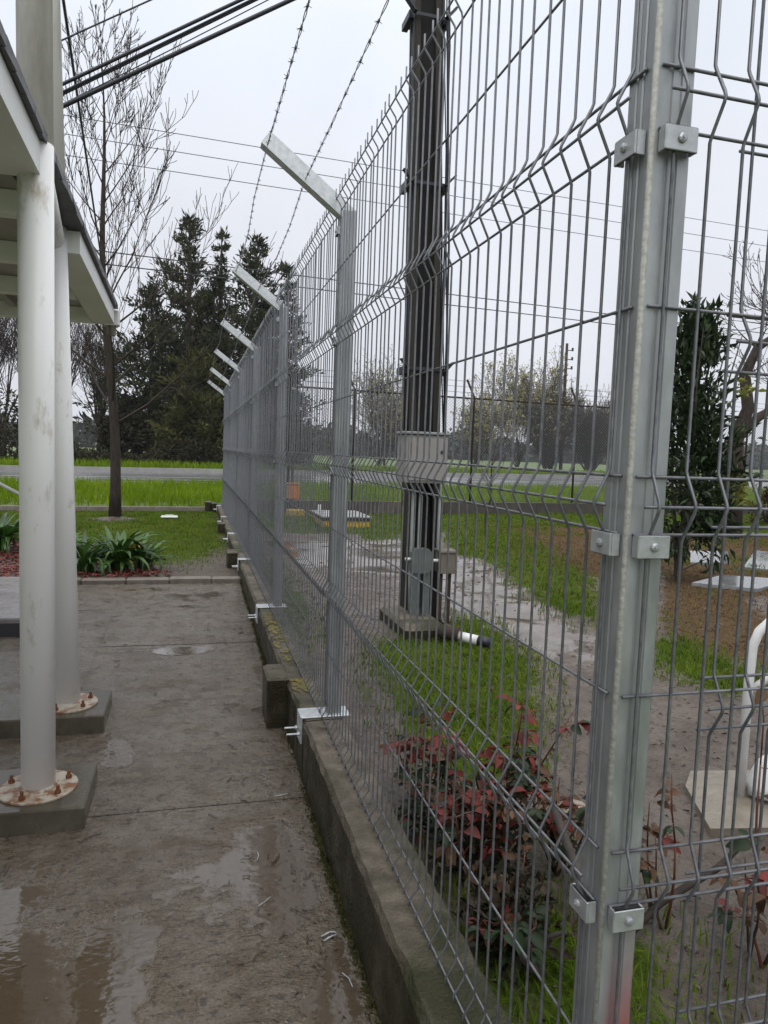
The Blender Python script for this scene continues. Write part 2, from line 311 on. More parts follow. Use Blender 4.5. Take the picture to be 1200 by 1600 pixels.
# ------------------------------------------------------------------ helpers: meshes
class MB:
    def __init__(s): s.v = []; s.f = []
    def box(s, x0, x1, y0, y1, z0, z1):
        k = len(s.v)
        s.v += [(x0, y0, z0), (x1, y0, z0), (x1, y1, z0), (x0, y1, z0), (x0, y0, z1), (x1, y0, z1), (x1, y1, z1), (x0, y1, z1)]
        s.f += [tuple(k+i for i in q) for q in ((3, 2, 1, 0), (4, 5, 6, 7), (0, 1, 5, 4), (1, 2, 6, 5), (2, 3, 7, 6), (3, 0, 4, 7))]
        return s
    def bbox(s, x0, x1, y0, y1, z0, z1, c=.004):
        """box with chamfered top and vertical edges"""
        k = len(s.v); ring = []
        def loop(i, z):
            return [(x0+i+c, y0+i, z), (x1-i-c, y0+i, z), (x1-i, y0+i+c, z), (x1-i, y1-i-c, z), (x1-i-c, y1-i, z), (x0+i+c, y1-i, z), (x0+i, y1-i-c, z), (x0+i, y0+i+c, z)]
        for i, z in ((c, z0), (0, z0+c), (0, z1-c), (c, z1)): ring.append(len(s.v)); s.v += loop(i, z)
        for a, b in zip(ring, ring[1:]):
            for j in range(8): s.f.append((a+j, a+(j+1) % 8, b+(j+1) % 8, b+j))
        s.f.append(tuple(ring[0]+j for j in range(7, -1, -1))); s.f.append(tuple(ring[-1]+j for j in range(8)))
        return s
    def tube(s, pts, r, n=6, cap=True, r1=None):
        pts = [Vector(p) for p in pts]; m = len(pts)
        if not isinstance(r, (list, tuple)): r = [r if r1 is None else r+(r1-r)*i/(m-1) for i in range(m)]
        k = len(s.v); ref = None
        for i, p in enumerate(pts):
            d = (pts[min(i+1, m-1)]-pts[max(i-1, 0)])
            if d.length < 1e-9: d = Vector((0, 0, 1))
            d.normalize()
            if ref is None: ref = Vector((1, 0, 0)) if abs(d.x) < .9 else Vector((0, 1, 0))
            a = (ref-d*ref.dot(d))
            if a.length < 1e-6: a = d.orthogonal()
            a.normalize(); ref = a; b = d.cross(a)
            for j in range(n):
                t = 2*math.pi*j/n; q = p+(a*math.cos(t)+b*math.sin(t))*r[i]; s.v.append((q.x, q.y, q.z))
        for i in range(m-1):
            for j in range(n):
                s.f.append((k+i*n+j, k+i*n+(j+1) % n, k+(i+1)*n+(j+1) % n, k+(i+1)*n+j))
        if cap:
            s.f.append(tuple(k+j for j in range(n-1, -1, -1))); s.f.append(tuple(k+(m-1)*n+j for j in range(n)))
        return s
    def lathe(s, prof, c=(0, 0, 0), n=24):
        k = len(s.v)
        for (r, z) in prof:
            for j in range(n):
                t = 2*math.pi*j/n; s.v.append((c[0]+r*math.cos(t), c[1]+r*math.sin(t), c[2]+z))
        for i in range(len(prof)-1):
            for j in range(n): s.f.append((k+i*n+j, k+i*n+(j+1) % n, k+(i+1)*n+(j+1) % n, k+(i+1)*n+j))
        s.f.append(tuple(k+j for j in range(n-1, -1, -1))); s.f.append(tuple(k+(len(prof)-1)*n+j for j in range(n)))
        return s
    def prism(s, prof, z0, z1):
        """vertical prism from an xy outline (counter-clockwise)"""
        k = len(s.v); n = len(prof)
        s.v += [(x, y, z0) for x, y in prof]+[(x, y, z1) for x, y in prof]
        for j in range(n): s.f.append((k+j, k+(j+1) % n, k+n+(j+1) % n, k+n+j))
        s.f.append(tuple(k+j for j in range(n-1, -1, -1))); s.f.append(tuple(k+n+j for j in range(n)))
        return s
    def hexa(s, p):
        """eight corners, bottom ring then top ring"""
        k = len(s.v); s.v += [tuple(q) for q in p]
        s.f += [tuple(k+i for i in q) for q in ((3, 2, 1, 0), (4, 5, 6, 7), (0, 1, 5, 4), (1, 2, 6, 5), (2, 3, 7, 6), (3, 0, 4, 7))]
        return s
    def mesh(s, name, smooth=False):
        me = bpy.data.meshes.new(name); me.from_pydata(s.v, [], s.f); me.update()
        if smooth: me.polygons.foreach_set('use_smooth', [True]*len(me.polygons))
        return me
    def build(s, name, m, parent=None, smooth=False):
        return link(name, s.mesh(name, smooth), m, parent)

def org(p):
    o = Vector((0, 0, 0))
    while p is not None: o += p.location; p = p.parent
    return o
def link(name, me, m, parent=None):
    o = bpy.data.objects.new(name, me); C.objects.link(o)
    if m is not None and not me.materials: me.materials.append(M[m] if isinstance(m, str) else m)
    if parent is not None:
        o.parent = parent; o.location = -org(parent)     # meshes are written in world coordinates
    return o
def tag(o, label, cat, group=None):
    o['label'] = label; o['category'] = cat
    if group: o['group'] = group
    return o
def thing(name, label, cat, loc=(0, 0, 0), group=None):
    o = bpy.data.objects.new(name, None); C.objects.link(o); o.location = loc; o.empty_display_size = .1
    return tag(o, label, cat, group)
def struct(o): o['kind'] = 'structure'; return o
def stuff(o): o['kind'] = 'stuff'; return o
def np_mesh(name, V, F):
    me = bpy.data.meshes.new(name); V = np.asarray(V, np.float32); F = np.asarray(F, np.int32)
    me.vertices.add(len(V)); me.vertices.foreach_set('co', V.ravel())
    k = F.shape[1]; me.loops.add(F.size); me.loops.foreach_set('vertex_index', F.ravel())
    me.polygons.add(len(F)); me.polygons.foreach_set('loop_start', np.arange(0, F.size, k, dtype=np.int32))
    me.polygons.foreach_set('loop_total', np.full(len(F), k, np.int32)); me.update(calc_edges=True); me.validate()
    return me
def leaf_mesh(name, P, D, Nn, L, Wd, fold=.12):
    """one small folded leaf (two triangles) per row: base P, direction D, normal N"""
    D = D/np.linalg.norm(D, axis=1, keepdims=True); Sd = np.cross(D, Nn); Sd /= np.linalg.norm(Sd, axis=1, keepdims=True)+1e-9
    Nn = np.cross(Sd, D); L = np.asarray(L)[:, None]; Wd = np.asarray(Wd)[:, None]
    mid = P+D*L*.45
    V = np.stack([P, mid-Sd*Wd*.5+Nn*L*fold, P+D*L-Nn*L*fold*.8, mid+Sd*Wd*.5+Nn*L*fold], 1).reshape(-1, 3)
    b = np.arange(len(P))[:, None]*4
    F = np.concatenate([b+np.array([[0, 1, 2]]), b+np.array([[0, 2, 3]])], 1).reshape(-1, 3)
    return np_mesh(name, V, F)
def blade_mesh(name, P, H, Wd, lean, rs):
    """curved grass blades: two segments each"""
    n = len(P); a = rs.uniform(0, 2*np.pi, n); d = np.stack([np.cos(a), np.sin(a), np.zeros(n)], 1); s = np.stack([-np.sin(a), np.cos(a), np.zeros(n)], 1)
    Hc = H[:, None]; up = np.array([[0, 0, 1.]]); ln = (lean*rs.uniform(.3, 1.3, n))[:, None]; w = Wd[:, None]
    m = P+up*Hc*.55+d*Hc*ln*.3; t = P+up*Hc*(1-.25*ln)+d*Hc*ln
    V = np.stack([P-s*w*.5, P+s*w*.5, m-s*w*.4, m+s*w*.4, t], 1).reshape(-1, 3)
    b = np.arange(n)[:, None]*5
    F = np.concatenate([b+np.array([[0, 1, 3]]), b+np.array([[0, 3, 2]]), b+np.array([[2, 3, 4]])], 1).reshape(-1, 3)
    return np_mesh(name, V, F)
def inpoly(x, y, poly):
    r = np.zeros(x.shape, bool); n = len(poly)
    for i in range(n):
        x0, y0 = poly[i]; x1, y1 = poly[(i+1) % n]
        if y0 == y1: continue
        c = ((y0 > y) != (y1 > y)) & (x < (x1-x0)*(y-y0)/(y1-y0)+x0); r ^= c
    return r
def vnoise(x, y, sc, seed):
    """smooth value noise on numpy arrays"""
    rs = np.random.RandomState(seed); T = rs.rand(64, 64); x = x*sc+1000; y = y*sc+1000
    xi = np.floor(x).astype(int); yi = np.floor(y).astype(int); fx = x-xi; fy = y-yi; fx = fx*fx*(3-2*fx); fy = fy*fy*(3-2*fy)
    g = lambda a, b: T[a % 64, b % 64]
    return (g(xi, yi)*(1-fx)+g(xi+1, yi)*fx)*(1-fy)+(g(xi, yi+1)*(1-fx)+g(xi+1, yi+1)*fx)*fy

def grid_sheet(name, x0, x1, y0, y1, res, zf, m, zone=None, wet=None):
    nx = max(2, int(round((x1-x0)/res))+1); ny = max(2, int(round((y1-y0)/res))+1)
    X, Y = np.meshgrid(np.linspace(x0, x1, nx), np.linspace(y0, y1, ny)); Z = zf(X, Y)
    V = np.stack([X, Y, Z], -1).reshape(-1, 3); i = np.arange(nx*ny).reshape(ny, nx)
    F = np.stack([i[:-1, :-1], i[:-1, 1:], i[1:, 1:], i[1:, :-1]], -1).reshape(-1, 4)
    me = np_mesh(name, V, F); me.polygons.foreach_set('use_smooth', [True]*len(me.polygons))
    if zone is not None:
        a = me.color_attributes.new('zone', 'FLOAT_COLOR', 'POINT'); q = zone(X, Y).reshape(-1, 3)
        a.data.foreach_set('color', np.concatenate([q, np.ones((len(q), 1))], 1).astype(np.float32).ravel())
    if wet is not None:
        a = me.attributes.new('wet', 'FLOAT', 'POINT'); a.data.foreach_set('value', wet(X, Y).astype(np.float32).ravel())
    return link(name, me, m)

# ------------------------------------------------------------------ the setting: ground, road, walkway
WALL_Y = lambda x: 14.85+.10*x
o = MB(); o.v = [(-900, -900, -.06), (900, -900, -.06), (900, 1500, -.06), (-900, 1500, -.06)]; o.f = [(0, 1, 2, 3)]
struct(o.build('ground', 'field'))
def walk_z(y): return .12*np.clip((np.asarray(y, float)-2.8)/4.4, 0, 1)
# yard on the right of the fence
GRASS = [[(1.27, 4.76), (1.9, 5.3), (2.45, 5.87), (2.14, 4.04), (1.5, 2.82), (1.12, 2.55), (1.03, 3.19), (1.10, 4.06)],
         [(4.53, 12.42), (6.2, 13.11), (4.46, 7.17), (3.14, 4.98), (3.23, 5.93), (3.75, 8.6), (3.48, 9.37)],
         [(.7, 13.0), (.7, 15.2), (10.2, 16.0), (30, 18), (30, 14), (10.5, 11.8), (7.44, 12.6), (5.53, 12.6), (3.31, 11.39), (1.4, 11.6)],
         [(2.71, 11.63), (3.56, 12.06), (3.19, 10.79), (2.56, 10.54)],
         [(3.73, 4.91), (3.68, 4.27), (3.59, 3.69), (3.29, 3.37), (3.0, 3.7), (3.29, 4.5)],
         [(.72, 1.75), (1.0, 2.0), (1.15, 1.77), (1.0, 1.3), (.72, 1.3)], [(1.28, 1.72), (1.45, 1.6), (1.3, 1.35), (1.1, 1.42)],
         [(.75, 4.2), (1.0, 6.3), (.95, 8.6), (.72, 9)]]
DRY = [[(5.6, 13.4), (8.59, 13.6), (9.5, 11.2), (6.6, 8.5), (4.46, 7.17), (4.3, 8.87)], [(4.2, 5.6), (6.2, 8.26), (5.13, 5.33), (3.7, 3.81), (3.66, 4.82)],
       [(6.2, 8.4), (9.0, 11.2), (12, 11.5), (8.9, 8.6), (6.0, 6.2), (5.2, 5.9)]]
WATER = [[(1.0, 10.6), (3.2, 10.9), (3.1, 8.8), (2.32, 7.4), (1.3, 8.2)], [(2.7, 9.4), (3.75, 9.0), (3.1, 5.6), (2.75, 4.3), (2.35, 4.0), (2.4, 5.1), (2.2, 5.9), (2.5, 7.6)]]
def soft(x, y, polys, k=.18):
    r = np.zeros(x.shape)
    for dx, dy in ((0, 0), (k, 0), (-k, 0), (0, k), (0, -k), (.7*k, .7*k), (-.7*k, .7*k), (.7*k, -.7*k), (-.7*k, -.7*k)):
        mk = np.zeros(x.shape, bool)
        for p in polys: mk |= inpoly(x+dx, y+dy, p)
        r += mk
    return r/9.
def yard_zone(x, y): return np.stack([soft(x, y, GRASS), soft(x, y, DRY), soft(x, y, WATER, .3)], -1)
def yard_z(x, y):
    b = .10+.035*(vnoise(x, y, .7, 3)-.5)+.022*(vnoise(x, y, 2.5, 4)-.5)+(.016*(vnoise(x, y, 6.5, 5)-.5)+.010*(vnoise(x, y, 13, 6)-.5))*(1-.8*soft(x, y, WATER, .3))
    return b-.03*soft(x, y, WATER, .4)
struct(grid_sheet('yard', .66, 16, .3, 17.6, .055, yard_z, 'yard', zone=yard_zone))
struct(grid_sheet('yard', 16.0, 34, .3, 17.6, .3, yard_z, 'yard', zone=yard_zone))
# lawn on the left, beyond the walkway
def lawn_zone(x, y):
    g = np.clip((y-8.0)/2.2+(-x*.28)+.25, 0, 1)*np.where(y < 7.4, .3, 1); edge = np.clip((x-.05)/.4, 0, 1)*.5
    tr = np.exp(-(((x+1.3)**2+(y-13.2)**2)/.22))
    return np.stack([np.clip(g-edge-tr, 0, 1)*1., edge*.5+.0*x, .0*x], -1)
struct(grid_sheet('lawn', -14, .49, 7.18, 15.2, .14, lambda x, y: .125+.02*(vnoise(x, y, 1.2, 8)-.5), 'lawn', zone=lawn_zone))
# verge beyond the low wall, up to the road
ROADN = lambda x: 23.4+.22*x
ROADF = lambda x: 33.0+.36*x
def verge(name, xs, ya, yb, z, m):
    v = []; f = []
    for x in xs: v += [(x, ya(x), z), (x, yb(x), z)]
    for i in range(len(xs)-1): f.append((2*i, 2*i+2, 2*i+3, 2*i+1))
    q = MB(); q.v = v; q.f = f; return struct(q.build(name, m))
XS = [-60, -30, -10, 0, 10, 20, 40, 80]
M['verge_soil'] = mat('verge_soil', (.06, .085, .012), (.11, .15, .025), scale=2, rough=.8, bump=.6, bscale=12)
verge('verge', XS, lambda x: WALL_Y(x)+.1, lambda x: ROADN(x)+.3, .20, 'verge_soil')
verge('road', XS, ROADN, ROADF, .215, 'asphalt')
verge('road_edge_line', XS, lambda x: ROADN(x)+.9, lambda x: ROADN(x)+1.05, .222, 'line')
verge('road_centre_line', XS, lambda x: (ROADN(x)+ROADF(x))/2-.07, lambda x: (ROADN(x)+ROADF(x))/2+.08, .222, 'line')
kb = MB()
for a, b in zip(XS, XS[1:]):
    kb.hexa([(a, ROADF(a)-.1, .2), (b, ROADF(b)-.1, .2), (b, ROADF(b)+.25, .2), (a, ROADF(a)+.25, .2), (a, ROADF(a)-.05, .42), (b, ROADF(b)-.05, .42), (b, ROADF(b)+.25, .42), (a, ROADF(a)+.25, .42)])
struct(kb.build('road_kerb', 'kerbstone'))
verge('far_verge', XS, lambda x: ROADF(x)+.25, lambda x: ROADF(x)+14, .38, 'verge_soil')

# walkway of concrete slabs with recessed joints
rs = np.random.RandomState(5)
PUD = [(.30, 2.35, .20, .42, .9), (.02, 2.25, .30, .33, .5), (.05, 6.6, .5, .3, .6), (-.2, 5.6, .3, .2, .5), (-.35, 6.9, .3, .15, .6), (-.22, 1.70, .16, .55, 1.1), (-.62, 2.0, .38, .55, 1.0), (-.5, 1.45, .3, .35, .8), (.36, 1.55, .10, .3, .8), (.33, 3.1, .12, .5, .5), (-.05, 5.0, .28, .12, .8), (-.06, 6.2, .35, .12, .7), (.42, 1.9, .1, .5, .7), (-.3, 3.45, .12, .3, .7), (-.2, 2.5, .5, .12, .35)]
def wet_f(x, y):
    w = np.zeros(x.shape)
    for cx, cy, rx, ry, a in PUD: w = np.maximum(w, a*np.exp(-(((x-cx)/rx)**2+((y-cy)/ry)**2)))
    return w
wbase = MB(); wbase.box(-4.2, .52, -2.2, 7.2, -.05, -.022)
walk_root = struct(wbase.build('walkway', 'pad'))
jy = [-2.2, -.6, .75, 2.87, 4.06, 5.12, 6.15, 7.12]
JX = -.60
for i, (a, b) in enumerate(zip(jy, jy[1:])):
    for (xa, xb) in ((-2.3, JX), (JX, .487)):
        tz = rs.uniform(-.002, .002); g = .003
        s = grid_sheet('slab', xa+g, xb-g, a+g, b-g, .05, lambda x, y: walk_z(y)+tz+.004*(vnoise(x, y, 1.7, 11)-.5), 'walk', wet=wet_f)
        # slab edges drop into the joint
        me = s.data; n0 = len(me.vertices)
        s.parent = walk_root
    q = MB(); z0, z1 = float(walk_z(a)), float(walk_z(b))
    q.hexa([(-4.2, a, -.03), (-2.312, a, -.03), (-2.312, b, -.03), (-4.2, b, -.03), (-4.2, a, z0+.002), (-2.312, a, z0+.002), (-2.312, b, z1+.002), (-4.2, b, z1+.002)])
    q.build('slab', 'walk', walk_root)
# joint filler below the slab surface
jm = MB()
for i, (a, b) in enumerate(zip(jy, jy[1:])):
    z0, z1 = float(walk_z(a)), float(walk_z(b))
    jm.hexa([(-2.32, a, -.04), (.487, a, -.04), (.487, b, -.04), (-2.32, b, -.04), (-2.32, a, z0-.003), (.487, a, z0-.003), (.487, b, z1-.003), (-2.32, b, z1-.003)])
jm.build('joint_bed', 'walk', walk_root)
# kerb closing the walkway
k = MB(); random.seed(3)
px = [-4.2+.4*i for i in range(12)]+[.487]
for a, b in zip(px, px[1:]): k.bbox(a+.002, b-.002, 7.15, 7.25, .0, .165+random.uniform(-.004, .004), .012)
tag(k.build('garden_kerb', 'kerb'), 'narrow brown kerb between wet walkway and the lawn', 'kerb')
# platform step at the far left
pt = thing('platform_step', 'low raised paved platform with dark edge left of the columns', 'step', (-2.5, 6.3, .0))
q = MB(); q.bbox(-4.2, -1.06, 5.45, 7.14, .0, .20, .01); q.build('top_slab', 'platform', pt)
q = MB(); q.box(-4.2, -1.058, 5.438, 5.449, .0, .165); q.build('riser_face', 'dark_hole', pt)

# ------------------------------------------------------------------ concrete plinth
pl = thing('concrete_plinth', 'mossy wet concrete plinth carrying the mesh fence beside the walkway', 'plinth', (.58, 6, 0))
def plinth_section(y0, y1, x0=.485, x1=.672, z0=-.05, z1=.272, seed=1, amp=.006, end=True):
    """long block with worn, uneven edges"""
    ny = max(2, int((y1-y0)/.045)); prof = [(0, 0), (0, .5), (0, .93), (.06, 1), (.5, 1), (.94, 1), (1, .93), (1, 0)]
    q = MB(); m = len(prof); R = random.Random(seed)
    ch = [(R.uniform(y0, y1), R.uniform(.03, .09), R.uniform(.004, .016)) for _ in range(int((y1-y0)*2.2)+1)]
    for i in range(ny+1):
        y = y0+(y1-y0)*i/ny
        chip = sum(d*max(0, 1-abs(y-c)/w) for c, w, d in ch)
        for j, (u, v) in enumerate(prof):
            a = amp*(R.random()-.5); b = amp*(R.random()-.5)
            x = x0+(x1-x0)*u+a; z = z0+(z1-z0)*v+b*.7
            if j in (2, 3): x += chip*.8*(1 if j == 2 else 1.6); z -= chip*.9*(1 if j == 2 else .6)
            q.v.append((x, y, z))
    for i in range(ny):
        for j in range(m-1): q.f.append((i*m+j, i*m+j+1, (i+1)*m+j+1, (i+1)*m+j))
    q.f.append(tuple(range(m-1, -1, -1))); q.f.append(tuple(ny*m+j for j in range(m)))
    return q
for a, b, dz in ((-1.2, 3.02, 0), (3.03, 7.66, .0), (7.67, 12.3, .004), (12.31, 15.35, .0)):
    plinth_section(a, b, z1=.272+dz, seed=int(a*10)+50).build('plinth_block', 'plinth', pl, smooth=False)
for y, h in ((3.72, .285), (8.1, .30), (11.2, .29), (14.9, .31)):
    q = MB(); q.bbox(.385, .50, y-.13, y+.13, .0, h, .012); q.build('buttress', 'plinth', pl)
q = MB(); R = random.Random(4)   # lichen crust on the plinth top
for _ in range(190):
    cx, cy, r = R.uniform(.50, .58), R.choice((R.uniform(3.9, 5.1), R.uniform(4.2, 5.0), R.uniform(3.4, 3.6))), R.uniform(.004, .02)
    kk = len(q.v); nn = 9; q.v.append((cx, cy, .279))
    for j in range(nn):
        t = 6.283*j/nn; rr = r*R.uniform(.5, 1.1); q.v.append((cx+rr*math.cos(t), cy+rr*1.5*math.sin(t), .2745))
    for j in range(nn): q.f.append((kk, kk+1+j, kk+1+(j+1) % nn))
o = q.build('lichen', 'lichen', pl); stuff(o)
# plinth under the return fence
pr = thing('return_plinth', 'low concrete plinth under the fence that turns right at corner post', 'plinth', (1.8, .93, 0))
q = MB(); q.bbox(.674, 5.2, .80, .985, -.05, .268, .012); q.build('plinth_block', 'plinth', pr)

# ------------------------------------------------------------------ mesh fence
FX, FZ, PER, TR, BUMP = .590, .280, .5583, .0415, .024
def wire_profile():
    """(offset, z) along one vertical wire, offset towards the walkway"""
    p = [(BUMP, -.028), (BUMP, .004), (.002, TR-.006), (0, TR+.004)]
    for k in (1, 2, 3):
        c = k*PER
        p += [(0, c-TR-.010), (.003, c-TR-.002), (BUMP-.002, c-.007), (BUMP, c), (BUMP-.002, c+.007), (.003, c+TR+.002), (0, c+TR+.010)]
    p += [(0, 4*PER-TR-.004), (.002, 4*PER-TR+.006), (BUMP, 4*PER-.004), (BUMP, 4*PER+.030)]
    return p
def level_list():
    l = [(BUMP, 0.0), (0, TR)]
    for k in (1, 2, 3): l += [(0, (k-.5)*PER), (0, k*PER-TR), (BUMP, k*PER), (0, k*PER+TR)]
    return l+[(0, 3.5*PER), (0, 4*PER-TR), (BUMP, 4*PER)]
WR = .0026; RW = random.Random(77)
wire_y = MB().tube([(-a, 0, z) for a, z in wire_profile()], WR, 5).mesh('vertical_wire_along', True)   # bump to -x
wire_x = MB().tube([(0, -a, z) for a, z in wire_profile()], WR, 5).mesh('vertical_wire_across', True)  # bump to -y
for me in (wire_y, wire_x): me.materials.append(M['galv_wire'])
def panel(parent, axis, a, b, plane, z, n, name='mesh_panel', over=.018, zmax=None, lean=0):
    """axis 'y': wires run along y at x=plane; axis 'x': along x at y=plane"""
    q = MB()
    for off, h in level_list():
        d = plane-off+2*WR
        if axis == 'y': q.tube([(d, a-over, z+h), (d, b+over, z+h)], WR, 5)
        else: q.tube([(a-over, d, z+h), (b+over, d, z+h)], WR, 5)
    P = q.build(name, 'galv_wire', parent, True)
    for i in range(n):
        t = a+(b-a)*i/(n-1)
        w = bpy.data.objects.new('vertical_wire', wire_y if axis == 'y' else wire_x); C.objects.link(w); w.parent = P
        t += RW.uniform(-.002, .002); w.location = Vector((plane, t, z) if axis == 'y' else (t, plane, z)); w.rotation_euler = (RW.uniform(-.0016, .0016), RW.uniform(-.0016, .0016), RW.uniform(-.1, .1))
    return P
def post_profile(x0, y0, w, bead=False):
    c = .006; g = .0022; x1, y1 = x0+w, y0+w
    def side(p, q, nx, ny):
        out = []
        for t, d in ((.0, 0), (.30, 0), (.325, g), (.40, g), (.425, 0), (.575, 0), (.60, g), (.675, g), (.70, 0), (1.0, 0)):
            out.append((p[0]+(q[0]-p[0])*t+nx*d, p[1]+(q[1]-p[1])*t+ny*d))
        return out
    return side((x0+c, y0), (x1-c, y0), 0, 1)+side((x1, y0+c), (x1, y1-c), -1, 0)+side((x1-c, y1), (x0+c, y1), 0, -1)+side((x0, y1-c), (x0, y0+c), 1, 0)
fence = thing('mesh_fence', 'long galvanised welded mesh fence with angled post arms beside the walkway', 'fence', (.62, .92, .27))
PW = .066; PX = .598
POSTS = [3.07, 5.30, 7.60, 9.90, 12.25, 14.60]
def clamp(parent, axis, x, y, z):
    """hat-shaped clip over the panel's end wires with a domed bolt"""
    h = .034; q = MB()
    if axis == 'y':   # on the -x face of the post, spanning y
        q.bbox(x-.018, x-.014, y, y+.052, z-h/2, z+h/2, .0015)
        q.box(x-.0142, x-.002, y+.0005, y+.0035, z-h/2+.001, z+h/2-.001); q.box(x-.0142, x-.002, y+.0485, y+.0515, z-h/2+.001, z+h/2-.001)
        q.tube([(x-.0142, y+.026, z), (x-.021, y+.026, z), (x-.0225, y+.026, z)], [.007, .0065, .004], 10); q.tube([(x-.0215, y+.026, z), (x-.0242, y+.026, z)], .0022, 6)
    else:
        q.bbox(x, x+.052, y-.018, y-.014, z-h/2, z+h/2, .0015)
        q.box(x+.0005, x+.0035, y-.0142, y-.002, z-h/2+.001, z+h/2-.001); q.box(x+.0485, x+.0515, y-.0142, y-.002, z-h/2+.001, z+h/2-.001)
        q.tube([(x+.026, y-.0142, z), (x+.026, y-.021, z), (x+.026, y-.0225, z)], [.007, .0065, .004], 10); q.tube([(x+.026, y-.0215, z), (x+.026, y-.0242, z)], .0022, 6)
    return q.build('clamp', 'galv_clip', parent)
def arm(parent, y, w=PW):
    """square tube leaning over the walkway from the post head"""
    d = Vector((-.385, 0, .285)).normalized(); u = Vector((d.z, 0, -d.x)); base = Vector((PX+w*.62, y+w/2, 2.455))
    q = MB(); n = 6; hw = w*.46
    L = .455
    def ring(t, s): return [tuple(base+d*t+u*a*s+Vector((0, b*s, 0))) for a, b in ((-hw, -hw), (hw, -hw), (hw, hw), (-hw, hw))]
    q.hexa(ring(-.01, 1)+ring(L, 1)); a = q.build('arm', 'galv_bright', parent)
    q = MB(); q.hexa(ring(L+.0005, .88)+ring(L+.0015, .86)); e = q.build('arm_end_shade', 'dark_hole', parent)  # dark plate on the closed tube end, painted as a hollow's shade
    return base+d*L
def post(y, corner=False):
    q = MB(); z0 = .05 if corner else .278
    q.prism(post_profile(PX, y, PW), z0, 2.475)
    p = q.build('post', 'corner' if corner else 'galv', fence)
    arm(p, y)
    if corner:
        q = MB(); q.tube([(PX+.0035, y+.0035, .06), (PX+.0035, y+.0035, 2.474)], .0047, 8); q.build('corner_seam', 'galv_dull', p, True)
    else:
        q = MB(); q.bbox(.480, .70, y-.025, y+PW+.025, .2735, .281, .002); q.box(.4765, .4835, y-.024, y+PW+.024, .16, .280)
        q.build('base_plate', 'galv_bright', p)
        for yy, zz in ((y-.005, .20), (y+PW+.005, .20)):
            q = MB(); q.tube([(.484, yy, zz), (.418, yy, zz)], .0045, 6); q.tube([(.474, yy, zz), (.466, yy, zz)], .010, 6); q.build('stud_bolt', 'galv_bright', p)
        for k in (1, 2, 3): clamp(p, 'y', PX, y+.006, FZ+k*PER-TR+.016)
        clamp(p, 'y', PX, y+.006, FZ+4*PER-TR-.08)
    return p
CY = .890
corner = post(CY, True)
for k in (1, 2, 3, 4):
    clamp(corner, 'y', PX, CY+.010, FZ+k*PER-TR-.016); clamp(corner, 'x', PX+.010, CY, FZ+k*PER-TR-.016)
for y in POSTS: post(y)
edges = [CY]+POSTS
for i, (a, b) in enumerate(zip(edges, edges[1:])):
    s = a+(.034 if i == 0 else .036); e_ = b+.030
    panel(fence, 'y', s, e_-.012, FX, FZ, int(round((e_-s)/.056))+1)
# return fence to the right
rf = thing('return_fence', 'welded mesh fence panels running right from the corner post', 'fence', (1.8, .9, .27))
RY = CY-.008
panel(rf, 'x', PX+.030, PX+.030+39*.056, RY, FZ, 40, over=.020)
q = MB(); q.prism(post_profile(PX+2.21, CY, PW), .05, 2.475); q.build('post', 'galv', rf)
panel(rf, 'x', PX+2.25, PX+2.25+39*.056, RY, FZ, 40)
ovl = thing('loose_mesh_panel', 'second mesh panel set higher, overlapping the fence right of corner post', 'fence panel', (1.4, .93, .52))
panel(ovl, 'x', .795, .795+30*.056, .922, FZ+.245, 31, over=.022)

# barbed wire strands
def barbed(name, label, pts, seed):
    R = random.Random(seed); q = MB(); P = [Vector(p) for p in pts]
    # resample
    out = [P[0]]
    for a, b in zip(P, P[1:]):
        n = max(1, int((b-a).length/.02)); out += [a.lerp(b, i/n) for i in range(1, n+1)]
    for ph in (0, math.pi):
        tw = []
        for i, p in enumerate(out):
            t = i*.7+ph; tw.append((p.x+.0022*math.cos(t), p.y, p.z+.0022*math.sin(t)))
        q.tube(tw, .0014, 3)
    for i in range(3, len(out)-1, 5):
        p = out[i]+Vector((0, R.uniform(-.01, .01), 0))
        for k in range(4):
            a = R.uniform(0, 6.28); d = Vector((math.cos(a), R.uniform(-.5, .5), math.sin(a)))*.011
            q.tube([p-d*.2, p+d], [.0016, .0006], 3)
        q.tube([p-Vector((0, .006, 0)), p+Vector((0, .006, 0))], .0034, 5)
    return tag(q.build(name, 'galv_wire'), label, 'barbed wire', 'barbed wire strands above the fence')
def strand(x, z, near, seed, label):
    pts = list(near); R = random.Random(seed)
    for i, y in enumerate(POSTS):
        y += PW/2; pts.append((x+.006, y, z))
        if i+1 < len(POSTS):
            y2 = POSTS[i+1]+PW/2
            for t in (.25, .5, .75): pts.append((x+.006+R.uniform(-.01, .01), y+(y2-y)*t, z-.16*t*(1-t)))
    return barbed('barbed_wire', label, pts, seed)
strand(.275, 2.70, [(.275, CY+.03, 2.66), (.255, 1.25, 2.44), (.24, 1.69, 2.465), (.25, 2.49, 2.545)], 1, 'upper barbed wire strand at the tips of the post arms')
strand(.435, 2.585, [(.435, CY+.03, 2.555), (.425, 1.69, 2.505), (.425, 2.4, 2.52)], 2, 'lower barbed wire strand halfway along the post arms')

